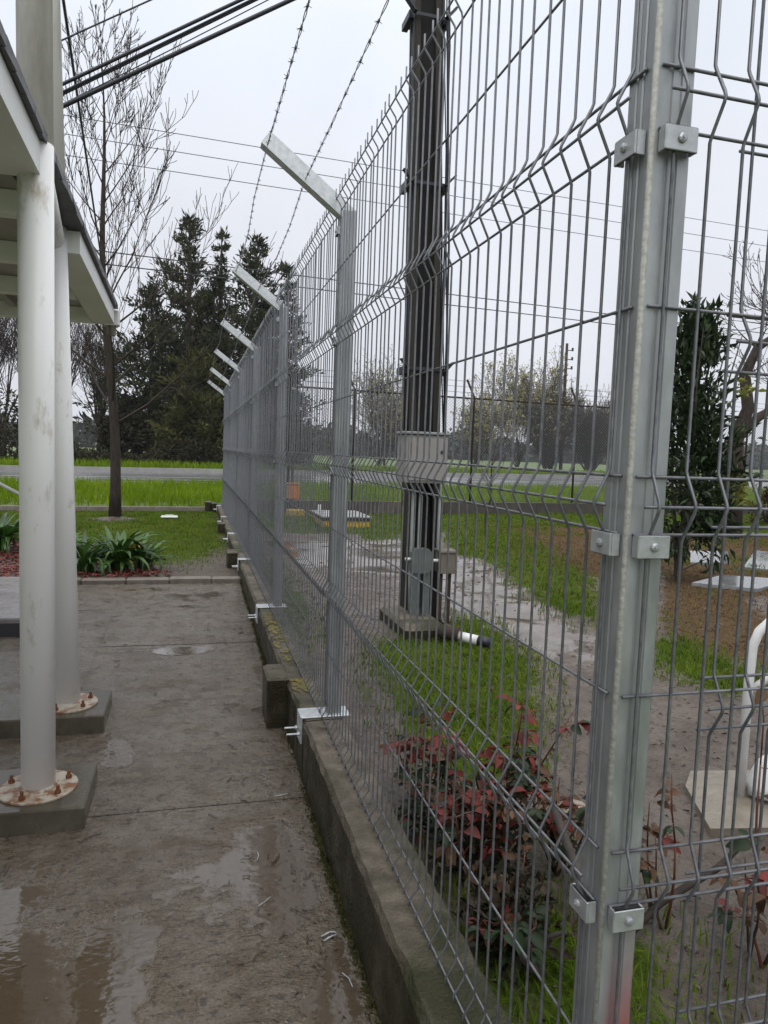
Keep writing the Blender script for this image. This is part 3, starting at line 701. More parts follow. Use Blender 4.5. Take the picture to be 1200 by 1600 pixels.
# ------------------------------------------------------------------ covered walkway (columns and roof edge)
cp = thing('walkway_canopy', 'white canopy with twin round steel columns over the left of the walkway', 'canopy', (-.6, 3.4, 0))
RZ = lambda y: 2.575-.052*(y-2.6)      # top of roof edge
COLX = -.583
for ci, cy in enumerate((2.97, 3.86)):
    zb = float(walk_z(cy)); CX = (-.570, -.617)[ci]
    TX = (CX, -.665)[ci]; BX = (CX, -.602)[ci]; UX = (CX-.01, -.74)[ci]
    q = MB(); q.tube([(BX, cy, zb+.10), (TX, cy, RZ(cy)-.02)], .062, 28)
    col = q.build('column', 'white_paint', cp, True)
    q = MB(); q.tube([(TX, cy, RZ(cy)-.015), (UX, cy, 5.4)], .0605, 28); q.build('upper_column', 'old_paint', col, True)
    q = MB(); q.lathe([(.143, 0), (.145, .002), (.145, .008), (.142, .010), (.070, .010), (.066, .020)], (BX, cy, zb+.085), 40)
    q.build('base_flange', 'flange', col)
    for a in (-1.9, -.75, .45, 1.6, 2.75):
        bx, by = BX+.115*math.cos(a), cy+.115*math.sin(a)
        q = MB(); q.tube([(bx, by, zb+.094), (bx, by, zb+.108)], .012, 6); q.tube([(bx, by, zb+.108), (bx, by, zb+.126)], .0065, 8); q.build('anchor_bolt', 'rust', col)
    q = MB(); q.bbox(-1.1, BX+.195, cy-.19, cy+.20, zb-.03, zb+.085, .006); q.build('concrete_pad', 'pad', cp)
def ybeam(name, m, x0, x1, y0, y1, za, zb_, n=1):
    """beam running along y under the sloping roof edge; za, zb_ are depths below the roof top"""
    q = MB(); q.hexa([(x0, y0, RZ(y0)-zb_), (x1, y0, RZ(y0)-zb_), (x1, y1, RZ(y1)-zb_), (x0, y1, RZ(y1)-zb_), (x0, y0, RZ(y0)-za), (x1, y0, RZ(y0)-za), (x1, y1, RZ(y1)-za), (x0, y1, RZ(y1)-za)])
    return q.build(name, m, cp)
ybeam('fascia_beam', 'trim_white', -.69, -.545, -1.5, 2.955, .030, .145)
ybeam('fascia_beam', 'trim_white', -.69, -.545, 3.87, 5.46, .030, .135)
q = MB(); q.tube([(-.573, 3.02, RZ(3.02)-.09), (-.655, 3.81, RZ(3.81)-.09)], .050, 20); q.build('tie_tube', 'white_paint', cp, True)
ybeam('roof_sheet', 'roofing', -4.4, -.538, -1.6, 5.49, 0, .026)
ybeam('soffit_board', 'soffit', -4.4, -.70, -1.5, 5.45, .040, .050)
# slates / ragged drip edge along the roof edge
q = MB(); R = random.Random(8)
yy = -1.5
while yy < 5.4:
    l_ = R.uniform(.10, .19); q.hexa([(-.62, yy, RZ(yy)-.012), (-.522+R.uniform(-.006, .006), yy, RZ(yy)-.028), (-.522, yy+l_-.004, RZ(yy+l_)-.028), (-.62, yy+l_-.004, RZ(yy+l_)-.012),
        (-.62, yy, RZ(yy)+.008), (-.522, yy, RZ(yy)+.004+R.uniform(0, .004)), (-.522, yy+l_-.004, RZ(yy+l_)+.004), (-.62, yy+l_-.004, RZ(yy+l_)+.008)]); yy += l_
q.build('drip_edge', 'roofing', cp)
for y in (.2, 1.1, 1.95, 2.62, 3.35, 4.05, 4.72, 5.38):
    q = MB(); q.box(-4.3, -.693, y, y+.075, RZ(y)-.150, RZ(y)-.054); q.build('rafter', 'trim_white', cp)
for x in (-1.2, -1.9, -2.6, -3.3):
    ybeam('purlin', 'soffit', x, x+.05, -1.4, 5.37, .0505, .09)
q = MB(); q.box(-4.4, -.60, 5.464, 5.488, RZ(5.46)-.140, RZ(5.46)-.030); q.build('end_fascia', 'trim_white', cp)
q = MB(); q.bbox(-.62, -.515, 5.492, 5.57, RZ(5.46)-.14, RZ(5.46)-.03, .006); q.build('gutter_box', 'trim_white', cp)
q = MB(); q.tube([(-.57, 5.53, RZ(5.46)-.135), (-.57, 5.53, RZ(5.46)-.205)], .030, 12); q.build('gutter_outlet', 'wood', cp)

# ------------------------------------------------------------------ utility pole
up = thing('utility_pole', 'tall dark wet concrete utility pole with grey meter box behind the mesh', 'utility pole', (1.82, 5.5, .1))
def pole_at(z): return 1.812-.030*(z-.1), .138-.0075*(z-.1)     # centre x, half width
zs = [.05, 1.2, 2.4, 3.6, 4.8, 6.0, 7.4]
for sgn in (-1, 1):
    q = MB()
    for a, b in zip(zs, zs[1:]):
        r = []
        for z in (a, b):
            c, h = pole_at(z); w = .42*h; x0, x1 = (c-h, c-h+w) if sgn < 0 else (c+h-w, c+h)
            d = .098-.005*z
            r += [(x0, 5.5-d, z), (x1, 5.5-d, z), (x1, 5.5+d, z), (x0, 5.5+d, z)]
        q.hexa(r)
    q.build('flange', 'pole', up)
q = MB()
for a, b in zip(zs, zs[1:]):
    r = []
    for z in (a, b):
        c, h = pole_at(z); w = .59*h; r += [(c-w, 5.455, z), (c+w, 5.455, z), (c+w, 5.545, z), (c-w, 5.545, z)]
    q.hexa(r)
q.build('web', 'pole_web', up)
for z in (4.73, 3.52, 2.12):
    c, h = pole_at(z); q = MB()
    q.box(c-h-.015, c+h+.015, 5.398, 5.404, z-.012, z+.012); q.box(c-h-.015, c+h+.015, 5.600, 5.606, z-.012, z+.012)
    for s in (-1, 1): q.box(c+s*(h+.035)-.022, c+s*(h+.035)+.022, 5.40, 5.60, z-.04, z+.012); q.hexa([(c+s*(h+.02)-.01, 5.33, z-.02), (c+s*(h+.02)+.01, 5.33, z-.02), (c+s*(h+.02)+.01, 5.38, z-.02), (c+s*(h+.02)-.01, 5.38, z-.02), (c+s*(h+.09)-.01, 5.33, z+.06), (c+s*(h+.09)+.01, 5.33, z+.06), (c+s*(h+.09)+.01, 5.38, z+.06), (c+s*(h+.09)-.01, 5.38, z+.06)])
    q.build('steel_band', 'cable', up)
R = random.Random(12)
for k in range(8):
    side = 1 if k < 6 else -1
    pts = []
    off = R.uniform(.015, .085)
    for i in range(9):
        z = 1.62+i*.72; c, h = pole_at(z); pts.append((c+side*(h+off*(.4+.6*abs(math.sin(i*.9+k)))), 5.37+.03*(k % 4)+R.uniform(-.02, .02), z))
    q = MB(); q.tube(pts, .0055 if k % 3 else .009, 5); q.build('down_cable', 'cable', up, True)
mb_ = MB(); mb_.bbox(1.545, 1.875, 5.15, 5.400, 1.235, 1.60, .006); bx = mb_.build('meter_box', 'box_grey', up)
q = MB(); q.bbox(1.527, 1.888, 5.13, 5.405, 1.602, 1.622, .004); q.build('box_lid', 'conduit', bx)
q = MB(); q.bbox(1.563, 1.862, 5.138, 5.149, 1.255, 1.575, .003); q.build('box_door', 'box_grey', bx)
q = MB(); q.tube([(1.825, 5.138, 1.475), (1.825, 5.130, 1.475)], .013, 12); q.build('lock', 'dark_hole', bx)
for x0, x1, r in ((1.665, 1.655, .017), (1.715, 1.72, .008), (1.88, 1.89, .013)):
    q = MB(); q.tube([(x0, 5.30, 1.24), (x0, 5.30, .75), (x1, 5.28, .50), (x1+.01, 5.28, .12)], r, 10); q.build('conduit', 'conduit', up, True)
q = MB()
prof = [(1.722+.085*max(-.82, min(.82, math.cos(t)))*1.15, .63+.10*max(-.82, min(.82, math.sin(t)))*1.15) for t in [2*math.pi*i/20 for i in range(20)]]
kk = len(q.v); q.v += [(x, 5.20, z) for x, z in prof]+[(x, 5.30, z) for x, z in prof]
q.f += [(j, (j+1) % 20, 20+(j+1) % 20, 20+j) for j in range(20)]+[tuple(range(19, -1, -1)), tuple(range(20, 40))]
q.build('junction_box', 'jbox', up)
q = MB(); q.tube([(1.60, 5.25, .64), (1.645, 5.25, .64)], .013, 10); q.tube([(1.80, 5.25, .63), (1.88, 5.24, .63)], .013, 10); q.build('pipe_stub', 'pvc', up, True)
q = MB(); q.prism([(1.655, 5.22), (1.72, 5.22), (1.72, 5.30), (1.655, 5.30)], .12, .54); q.prism([(1.755, 5.22), (1.80, 5.22), (1.80, 5.30), (1.755, 5.30)], .12, .54); q.build('cover_strip', 'jbox', up)
# footing
fo = thing('pole_footing', 'broken mossy concrete footing block around the utility pole foot', 'footing', (1.75, 5.1, .1))
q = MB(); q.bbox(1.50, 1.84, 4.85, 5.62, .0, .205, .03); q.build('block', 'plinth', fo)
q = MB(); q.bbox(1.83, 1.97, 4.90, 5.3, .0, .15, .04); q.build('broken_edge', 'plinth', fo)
WBX = -.03
wb = thing('wooden_meter_box', 'small weathered wooden box on a stake right of utility pole', 'box', (2.07, 5.3, .1))
q = MB(); q.bbox(1.875, 2.005, 5.20, 5.36, .53, .69, .004); q.build('box_body', 'wood', wb)
q = MB(); q.bbox(1.866, 2.014, 5.19, 5.37, .692, .712, .003); q.build('box_lid', 'wood', wb)
for x in (1.885, 1.955): q = MB(); q.box(x, x+.03, 5.25, 5.29, .08, .528); q.build('stake', 'wood_dark', wb)
pv = thing('pvc_pipe', 'short white plastic pipe with black end lying by pole footing', 'pipe', (1.96, 4.62, .15))
q = MB(); q.tube([(1.86, 4.72, .165), (1.97, 4.62, .155)], .035, 14); q.build('pipe_body', 'pvc', pv, True)
q = MB(); q.tube([(1.972, 4.618, .155), (2.035, 4.56, .150)], .037, 14); q.build('black_sleeve', 'cable', pv, True)
q = MB(); q.tube([(1.74, 4.80, .19), (1.86, 4.72, .17)], .05, 12); q.build('dark_socket', 'wood_dark', pv, True)

# ------------------------------------------------------------------ overhead cables
def cable(label, pts, r, m, n=5, sag=0.0, group='overhead cables'):
    a, b = Vector(pts[0]), Vector(pts[-1]); P = []
    for i in range(17):
        t = i/16; p = a.lerp(b, t); p.z -= sag*4*t*(1-t); P.append(p)
    q = MB(); q.tube(P, r, n); return tag(q.build('overhead_cable', m, None, True), label, 'cable', group)
def through(p, q, t0, t1):
    p, q = Vector(p), Vector(q); return p.lerp(q, t0), p.lerp(q, t1)
A, B = (-.88, 5.5, 3.73), (.58, 5.5, 4.66)
a, b = through(A, B, -2.2, 1.70); cable('thick lower black cable from the utility pole to the upper left', (a, b), .016, 'cable', 8)
for k, (dz, r, lb) in enumerate(((.085, .013, 'uppermost black cable of the twisted bundle at upper left'), (.062, .010, 'second black cable of the twisted bundle at upper left'), (.075, .006, 'thin black wire within the bundle at upper left'), (.045, .004, 'thinnest wire hanging just below the cable bundle at upper left'))):
    a, b = through((A[0], A[1]+.02*k, A[2]+dz+.06), (B[0], B[1]+.02*k, B[2]+.125+dz*.45), -2.2, 1.70); cable(lb, (a, b), r, 'cable', 6, sag=.02*k)
a, b = through((-.88, 5.5, 4.16), (-.32, 5.5, 4.52), -4, 5); cable('single thin wire crossing the top left corner of the sky', (a, b), .006, 'cable')
a, b = through((-.96, 6, 4.68), (-1.34, 11, 4.48), -1.6, 2.6); cable('steep dark cable hanging in front of the bare tree', (a, b), .012, 'cable', 6)
for z0, z1, lb in ((15.7, 17.3, 'highest of the three fine power lines crossing the sky'), (14.9, 16.3, 'middle of the three fine power lines crossing the sky'), (14.0, 15.25, 'lowest of the three fine power lines crossing the sky')):
    a, b = through((-2.2, 35.6, z0), (37.5, 41.6, z1), -1, 2); cable(lb, (a, b), .018, 'thin_cable', 4)
for z0, z1, lb in ((9.95, 10.5, 'upper of two dark roadside lines crossing in front of the conifers'), (9.4, 9.9, 'lower of two dark roadside lines crossing in front of the conifers')):
    a, b = through((-4.5, 35, z0), (38.1, 41.6, z1), -1, 2); cable(lb, (a, b), .026, 'cable', 4)

# ------------------------------------------------------------------ low wall and chain-link fence at the back
def strip_wall(name, label, x0, x1, z0, z1, w, m):
    t = thing(name, label, 'wall', ((x0+x1)/2, WALL_Y((x0+x1)/2), z0)); n = max(1, int((x1-x0)/2.4))
    for i in range(n):
        a = x0+(x1-x0)*i/n+.004; b = x0+(x1-x0)*(i+1)/n-.004; q = MB()
        q.hexa([(a, WALL_Y(a), z0), (b, WALL_Y(b), z0), (b, WALL_Y(b)+w, z0), (a, WALL_Y(a)+w, z0), (a, WALL_Y(a), z1), (b, WALL_Y(b), z1), (b, WALL_Y(b)+w, z1), (a, WALL_Y(a)+w, z1)])
        q.build('wall_block', m, t)
    return t
strip_wall('low_boundary_wall', 'low dark boundary wall under the chain link fence at the back', .70, 30, .0, .37, .16, 'wall')
strip_wall('lawn_edging', 'thin brown edging between mown lawn and tall verge grass', -14, .46, .0, .215, .12, 'kerb')
q = thing('corner_block', 'square concrete block at the far end of the plinth', 'block', (.4, 14.9, .1))
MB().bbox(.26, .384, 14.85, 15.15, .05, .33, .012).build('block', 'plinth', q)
cf = thing('chain_link_fence', 'rusty chain link fence with leaning post tops along the road', 'fence', (10, 16, .2))
RAILZ = 2.78
FY = lambda x: WALL_Y(x)+.30
q = MB(); q.tube([(.75, FY(.75), RAILZ), (30, FY(30), RAILZ)], .022, 6); q.build('top_rail', 'wood_dark', cf, True)
for x in (2.0, 3.42, 6.35, 9.2, 12.0, 14.8, 17.6, 20.4, 23.2, 26, 28.8):
    q = MB(); q.tube([(x, FY(x), .15), (x, FY(x), RAILZ+.02), (x-.22, FY(x)-.05, RAILZ+.42)], .028, 6); q.build('fence_post', 'wood_dark', cf, True)
for i, (dz, dx) in enumerate(((.13, -.07), (.26, -.14), (.39, -.2))):
    q = MB(); q.tube([(.75+dx, FY(.75), RAILZ+dz), (30+dx, FY(30), RAILZ+dz)], .005, 3); q.build('strand_wire', 'thin_cable', cf)
q = MB(); st = .075; z0, z1 = .38, RAILZ-.02; hh = z1-z0
x = .8-hh
while x < 30:
    for s in (1, -1):
        xa, xb = (x, x+hh) if s > 0 else (x+hh, x)
        za, zb_ = z0, z1
        if xa < .8: za = z0+(.8-xa); xa = .8
        if xb < .8: zb_ = z1-(.8-xb); xb = .8
        if xb > 30: zb_ = z1-(xb-30); xb = 30
        if xa > 30: za = z0+(xa-30); xa = 30
        if zb_-za > .03: q.tube([(xa, FY(xa)+.004*s, za), (xb, FY(xb)+.004*s, zb_)], .0030, 3, cap=False)
    x += st
o = q.build('chain_link_netting', 'galv_wire', cf); stuff(o)

# ------------------------------------------------------------------ vegetation generators
def bare_branch(q, tips, p, d, L, r, lvl, R, up=.25, spread=.6, kids=(6, 5, 4, 3), tipr=.003, wob=.12):
    n = 4 if lvl < 2 else 3
    pts = [p.copy()]; dd = d.normalized(); rr = [r]
    for i in range(n):
        dd = (dd+Vector((R.uniform(-wob, wob), R.uniform(-wob, wob), up*.35+R.uniform(-wob*.4, wob*.4)))).normalized()
        pts.append(pts[-1]+dd*L/n); rr.append(max(tipr, r*(1-.8*(i+1)/n)))
    q.tube(pts, rr, 6 if r > .05 else (4 if r > .02 else 3), cap=False)
    if lvl >= len(kids): tips.append((pts[-1], dd)); return
    for k in range(kids[lvl]):
        t = R.uniform(.22, 1.0) if k else 1.0
        i = min(n-1, int(t*n)); f = t*n-i; bp = pts[i].lerp(pts[i+1], min(1, f)); bd = (pts[i+1]-pts[i]).normalized()
        a = R.uniform(0, 6.283); o1 = bd.orthogonal().normalized(); o2 = bd.cross(o1)
        nd = (bd+(o1*math.cos(a)+o2*math.sin(a))*R.uniform(.5, 1.1)*spread*1.3).normalized()
        if t > .95: nd = (bd+(o1*math.cos(a)+o2*math.sin(a))*.25).normalized()
        bare_branch(q, tips, bp, nd, L*R.uniform(.38, .62)*(1.15-.4*t), max(tipr, rr[i]*R.uniform(.4, .6)), lvl+1, R, up, spread, kids, tipr, wob)
def shrub_tree(name, label, base, h, seed, stems=3, kids=(6, 5, 4), spread=.6, trunk_r=.09, tipr=.012, barkm='bark2', buds=0, budm='bud', group=None, up=.25, budsize=.09, cat='tree', tf=(.28, .42)):
    R = random.Random(seed); B = Vector(base); t = thing(name, label, cat, base, group)
    tr = MB(); q = MB(); tips = []
    for s in range(stems):
        a = R.uniform(0, 6.283); lean = R.uniform(.05, .35) if stems > 1 else .04
        d = Vector((math.cos(a)*lean, math.sin(a)*lean, 1)).normalized(); B0 = B; th = h*R.uniform(*tf)
        p1 = B+d*th; tr.tube([B+Vector((R.uniform(-.1, .1), R.uniform(-.1, .1), -.1)) if stems > 1 else B-Vector((0, 0, .1)), B+d*th*.5, p1], [trunk_r, trunk_r*.8, trunk_r*.65], 7)
        for k in range(3 if stems > 1 else 5):
            a = R.uniform(0, 6.283); nd = (d+Vector((math.cos(a), math.sin(a), 0))*R.uniform(.25, .8)*spread).normalized()
            bare_branch(q, tips, p1-d*th*.25*R.random(), nd, h*R.uniform(.42, .62), trunk_r*.5, 0, R, up, spread, kids, tipr)
    tr.build('trunk', barkm, t, True); q.build('crown', 'twig', t)
    if buds and tips:
        rs_ = np.random.RandomState(seed); sel = [tips[i] for i in rs_.choice(len(tips), buds)]
        P = np.array([list(a) for a, _ in sel])+rs_.normal(0, .12, (len(sel), 3)); D = rs_.normal(0, 1, P.shape); Nn = rs_.normal(0, 1, P.shape)
        stuff(link('buds', leaf_mesh('buds', P, D, Nn, rs_.uniform(.6, 1.4, len(P))*budsize, rs_.uniform(.5, 1, len(P))*budsize*.8), budm, t))
    return t
def leader_tree(name, label, base, h, seed, r0=.11, n=36):
    R = random.Random(seed); B = Vector(base); t = thing(name, label, 'tree', base); tr = MB(); q = MB(); tips = []
    pts = []; rr = []
    for i in range(15):
        f = i/14; pts.append(B+Vector((-.28*f+.05*math.sin(f*9), .05*math.sin(f*7+1), h*f-.1*(i == 0)))); rr.append(max(.006, r0*(1.25 if i == 0 else 1)*(1-f)**.85))
    tr.tube(pts, rr, 9); tr.build('trunk', 'bark', t, True)
    for k in range(n):
        f = .20+.76*(k+R.random()*.7)/n; i = min(13, int(f*14)); p = pts[i].lerp(pts[i+1], f*14-i)
        a = k*2.4+R.uniform(-.5, .5); tilt = 1.25-.72*f
        d = Vector((math.cos(a)*math.sin(tilt), math.sin(a)*math.sin(tilt), math.cos(tilt)))
        L = (.5+2.6*(1-f)**.75)*R.uniform(.75, 1.15)*min(1, .55+f*1.6)
        bare_branch(q, tips, p, d, L, max(.010, .26*rr[i]+.004), 0, R, .42, .62, (6, 4, 2), .0050, .13)
    q.build('crown', 'bark', t)
    return t
def conifer(name, label, base, h, wid, seed, m='pine', clear=.08, dens=1.0, top=1.0, group=None, lean=0.0, flat=.0):
    R = random.Random(seed); rs_ = np.random.RandomState(seed); B = Vector(base); t = thing(name, label, 'tree', base, group)
    tr = MB(); tr.tube([B+Vector((lean*f*h, 0, h*f-.1*(f == 0))) for f in (0, .3, .6, .85, 1)], [h*.022, h*.018, h*.012, h*.006, .02], 7)
    P = []; D = []
    z = clear
    while z < .985:
        f = (z-clear)/(1-clear); rmax = wid*(1-f)**top*R.uniform(.35, 1.2)+.15
        nb = int(5+5*(1-f))
        for b in range(nb):
            a = R.uniform(0, 6.283); L = rmax*R.uniform(.5, 1.1); rise = R.uniform(.05, .45)*(1+f)-.12*(1-f)
            p0 = B+Vector((lean*z*h, 0, z*h)); d = Vector((math.cos(a), math.sin(a), rise)).normalized()
            p1 = p0+d*L+Vector((0, 0, .12*L)); tr.tube([p0, p0.lerp(p1, .5)-Vector((0, 0, .04*L)), p1], [max(.012, .03*L), .015, .006], 3, cap=False)
            ns = int((6+14*L)*dens*2.0)
            u = rs_.uniform(.25, 1.05, ns); pos = np.array(p0)[None]+(np.array(p1-p0))[None]*u[:, None]
            pos += rs_.normal(0, .10+.06*L, (ns, 3))*np.array([[1, 1, .55]])
            dir_ = np.array(d)[None]*.8+rs_.normal(0, .55, (ns, 3))+np.array([[0, 0, .45]])
            P.append(pos); D.append(dir_)
        z += (.035+.03*R.random())*(9/h)**.35
    # leader tip
    ns = 60; u = rs_.uniform(.86, 1.0, ns); P.append(np.array(B)[None]+np.stack([lean*u*h, 0*u, u*h], 1)+rs_.normal(0, .07, (ns, 3))); D.append(rs_.normal(0, .5, (ns, 3))+np.array([[0, 0, .7]]))
    P = np.concatenate(P); D = np.concatenate(D); n = len(P)
    tr.build('trunk', 'bark2', t, True)
    Nn = rs_.normal(0, 1, (n, 3)); LL = rs_.uniform(.20, .55, n); WW = rs_.uniform(.05, .15, n); k = rs_.rand(n) < .30+.25*(vnoise(P[:, 0]+P[:, 1], P[:, 2], .8, seed)-.5)
    stuff(link('crown', leaf_mesh('crown', P[~k], D[~k], Nn[~k], LL[~k], WW[~k], .05), m, t))
    stuff(link('crown_tips', leaf_mesh('crown_tips', P[k]+.08*D[k], D[k], Nn[k], LL[k]*.8, WW[k], .05), 'pine_tip', t))
    return t
def leafy(name, label, base, h, wid, n, seed, m, leaf=(.07, .12), lw=.4, cat='shrub', group=None, prof=None, stems=5, extra=None, clear=.05):
    R = random.Random(seed); rs_ = np.random.RandomState(seed); B = Vector(base); t = thing(name, label, cat, base, group)
    tr = MB(); clumps = []
    for s in range(stems):
        a = R.uniform(0, 6.283); p = B-Vector((0, 0, .05)); d = Vector((math.cos(a)*.18, math.sin(a)*.18, 1)); pts = [p]
        for i in range(5): p = p+d*h*.19+Vector((R.uniform(-.05, .05), R.uniform(-.05, .05), 0)); pts.append(p)
        tr.tube(pts, [.03, .026, .02, .015, .010, .005], 5)
        clumps += [(q_, h) for q_ in pts[1:]]
    ncl = int(40*h)
    C_ = []
    for i in range(ncl):
        f = R.random()**.8; f = clear+(1-clear)*f; w = wid*(prof(f) if prof else math.sin(min(1, f*1.1+.12)*3.0)**.6 if f < .95 else wid*.2)
        a = R.uniform(0, 6.283); rr = w*R.uniform(.35, 1.0); c = Vector((B.x+math.cos(a)*rr, B.y+math.sin(a)*rr, B.z+f*h))
        C_.append(c); tr.tube([Vector((B.x, B.y, max(B.z+.05, c.z-.35*rr-.1))), c], [.010, .004], 3, cap=False)
    C_ = np.array([list(c) for c in C_]); idx = rs_.randint(0, ncl, n)
    P = C_[idx]+rs_.normal(0, .085*(wid/.5)**.5, (n, 3)); out = P-np.array([[B.x, B.y, B.z+h*.35]]); out /= np.linalg.norm(out, axis=1, keepdims=True)+1e-6
    D = out*.8+rs_.normal(0, .6, (n, 3))+np.array([[0, 0, .25]]); L = rs_.uniform(leaf[0], leaf[1], n)
    tr.build('stems', 'bark2', t)
    stuff(link('crown', leaf_mesh('crown', P, D, rs_.normal(0, .5, (n, 3))+np.array([[0, 0, 1.]]), L, L*lw), m, t))
    if extra:
        mm_, spots, ne = extra
        for (ex, ey, ez, sp) in spots:
            P = np.array([[ex, ey, ez]])+rs_.normal(0, sp, (ne, 3)); D = rs_.normal(0, 1, (ne, 3))+np.array([[0, 0, .6]]); L = rs_.uniform(leaf[0], leaf[1]*1.15, ne)
            stuff(link('new_growth', leaf_mesh('new_growth', P, D, rs_.normal(0, 1, (ne, 3)), L, L*lw), mm_, t))
    return t

# ------------------------------------------------------------------ trees
leader_tree('bare_tree', 'young bare tree with upright twigs on the lawn before the road', (-1.30, 13.2, .12), 7.9, 11, r0=.096, n=30)
CON = 'conifers beyond the road'
conifer('conifer_tree', 'tallest dark conifer left of the fence beyond the road', (-.3, 41.5, .35), 13.3, 4.6, 21, group=CON, top=.75)
conifer('conifer_tree', 'slim pointed conifer in the middle of the dark group', (1.45, 43, .35), 13.2, 2.3, 22, group=CON, top=.85)
conifer('conifer_tree', 'leaning dark conifer directly behind the angled fence arms', (2.7, 41.0, .35), 12.4, 3.8, 23, group=CON, top=.7, lean=.05)
conifer('conifer_tree', 'broad dark conifer low at the left of the group', (-2.3, 42.5, .35), 9.8, 3.8, 24, group=CON, top=.7)
conifer('conifer_tree', 'dark conifer seen through the far mesh panels', (5.2, 42.5, .35), 11.6, 2.1, 25, group=CON, top=.8)
conifer('conifer_tree', 'dark conifer filling the gap between the tallest and slim ones', (.75, 42.2, .35), 9.6, 3.4, 27, group=CON, top=.55)
conifer('conifer_tree', 'stout dark conifer right behind the end of the mesh fence', (4.0, 41.8, .35), 9.2, 2.8, 28, group=CON, top=.5)
conifer('olive_cypress', 'olive green bushy tree in front of the dark conifers', (.2, 39.2, .35), 5.8, 2.6, 26, m='pine_olive', top=.45, clear=.12)
for k, (x, y, h, w, lb) in enumerate(((-3.4, 39.6, 3.2, 1.5, 'dark green roadside shrub under the left edge of the conifers'), (2.2, 40, 3.6, 1.9, 'dark shrub at the kerb below the leaning conifer'), (4.6, 40.5, 3.4, 1.8, 'dark shrub just left of the fence end across the road'), (-.9, 39.0, 2.2, 1.1, 'small light green shrub at the far kerb behind the bare tree'))):
    leafy('roadside_shrub', lb, (x, y, .36), h, w, 5200, 40+k, 'hedge' if k != 3 else 'pine_olive', leaf=(.14, .30), lw=.5, group='shrubs beyond the road')
for k, (x, y, h, lb) in enumerate(((-10.8, 42, 8.6, 'bare grey tree at the far left edge behind the columns'), (-7.6, 43, 7.8, 'bare grey tree seen just right of the columns'), (-5.2, 44, 7.0, 'bare thin tree between the columns and the conifers'), (-13.2, 41, 9.0, 'leftmost bare tree beyond the road'), (-9.3, 40.5, 8.0, 'bare tree with dense dark twigs behind the front column'), (-12, 39.5, 7.4, 'low dense bare tree at the left picture edge'))):
    shrub_tree('bare_thicket_tree', lb, (x, y, .3), h, 60+k, stems=5, kids=(7, 5, 3), tipr=.010, trunk_r=.11, group='bare trees across the road at left', up=.35)
for k, (x, y, h, st, bd, lb) in enumerate(((14.3, 55, 9.2, 6, 1800, 'budding bare tree seen between second post and utility pole'), (17.4, 60, 6.8, 7, 2600, 'low budding bush left of the utility pole beyond the road'), (23.6, 58, 7.0, 7, 5200, 'pale budding bush just right of the meter box'),
        (28.6, 60, 10.6, 8, 9000, 'tall pale budding tree left of the far wooden pole'), (31.4, 59, 8.6, 13, 1200, 'dense dark bare bush at the far wooden pole'), (36.4, 60, 7.8, 13, 300, 'dense dark bare bush right of the far wooden pole'), (20, 75, 6.5, 5, 500, 'hazy distant bare bush left of the meter box'), (41.5, 62, 8, 7, 300, 'bare bush hidden mostly behind the corner post'), (29.8, 57, 6.2, 15, 100, 'low dark thicket in front of the tall pale tree'), (34.2, 57.5, 6.6, 15, 100, 'low dark thicket just right of the far wooden pole'))):
    shrub_tree('budding_tree', lb, (x, y, .0), h, 80+k, stems=st, kids=(6, 5, 3), tipr=.013, trunk_r=.075, buds=bd, group='budding bare trees beyond the road', up=.3, budsize=.17, barkm='bark', tf=(.05, .16), spread=.8)
# undergrowth along the far side of the road
rs = np.random.RandomState(33); n = 30000
X = rs.uniform(-26, 6.5, n); Y = ROADF(X)+3.6+rs.uniform(0, 3.5, n); Z = .35+rs.rand(n)**1.5*(.5+2.6*vnoise(X, X*0, .8, 9)*vnoise(X, X*0, .23, 19)*1.5)
stuff(tag(link('undergrowth', leaf_mesh('undergrowth', np.stack([X, Y, Z], 1), rs.normal(0, 1, (n, 3)), rs.normal(0, 1, (n, 3)), rs.uniform(.1, .32, n), rs.uniform(.03, .12, n)), 'hedge'), 'dark tangled undergrowth under the trees across the road', 'undergrowth'))
# red-brown shed under the conifers
sh = thing('brick_shed', 'dark red-brown shed with low gable roof half hidden under conifers', 'shed', (1.0, 46.5, .3))
MB().box(-1.6, 3.6, 45.2, 48.2, .2, 2.5).build('wall', 'brick', sh)
q = MB(); q.v = [(-2.0, 44.8, 2.4), (4.0, 44.8, 2.4), (4.0, 48.6, 2.4), (-2.0, 48.6, 2.4), (1.0, 44.8, 3.6), (1.0, 48.6, 3.6)]; q.f = [(0, 1, 4), (2, 3, 5), (0, 4, 5, 3), (1, 2, 5, 4), (0, 3, 2, 1)]; q.build('roof', 'bark2', sh)
MB().box(.6, 1.5, 45.13, 45.198, .25, 2.2).build('door', 'wood_dark', sh)
for x in (-1.5, 2.6): MB().box(x, x+.22, 44.9, 45.12, .2, 2.39).build('post', 'brick', sh)
# distant tree line
rs = np.random.RandomState(44); n = 42000
X = rs.uniform(-160, 330, n); Y = 190+rs.uniform(0, 25, n)+X*.12; hgt = 3.5+7*vnoise(X, X*0, .06, 14)*vnoise(X, X*0, .21, 15)+1.5*vnoise(X, X*0, .8, 16); Z = rs.rand(n)*hgt
stuff(tag(link('distant_tree_line', leaf_mesh('distant_tree_line', np.stack([X, Y, Z], 1), rs.normal(0, 1, (n, 3)), rs.normal(0, 1, (n, 3)), rs.uniform(.9, 2.2, n), rs.uniform(.7, 1.6, n)), 'farwood'), 'hazy line of distant trees along the horizon', 'woodland'))
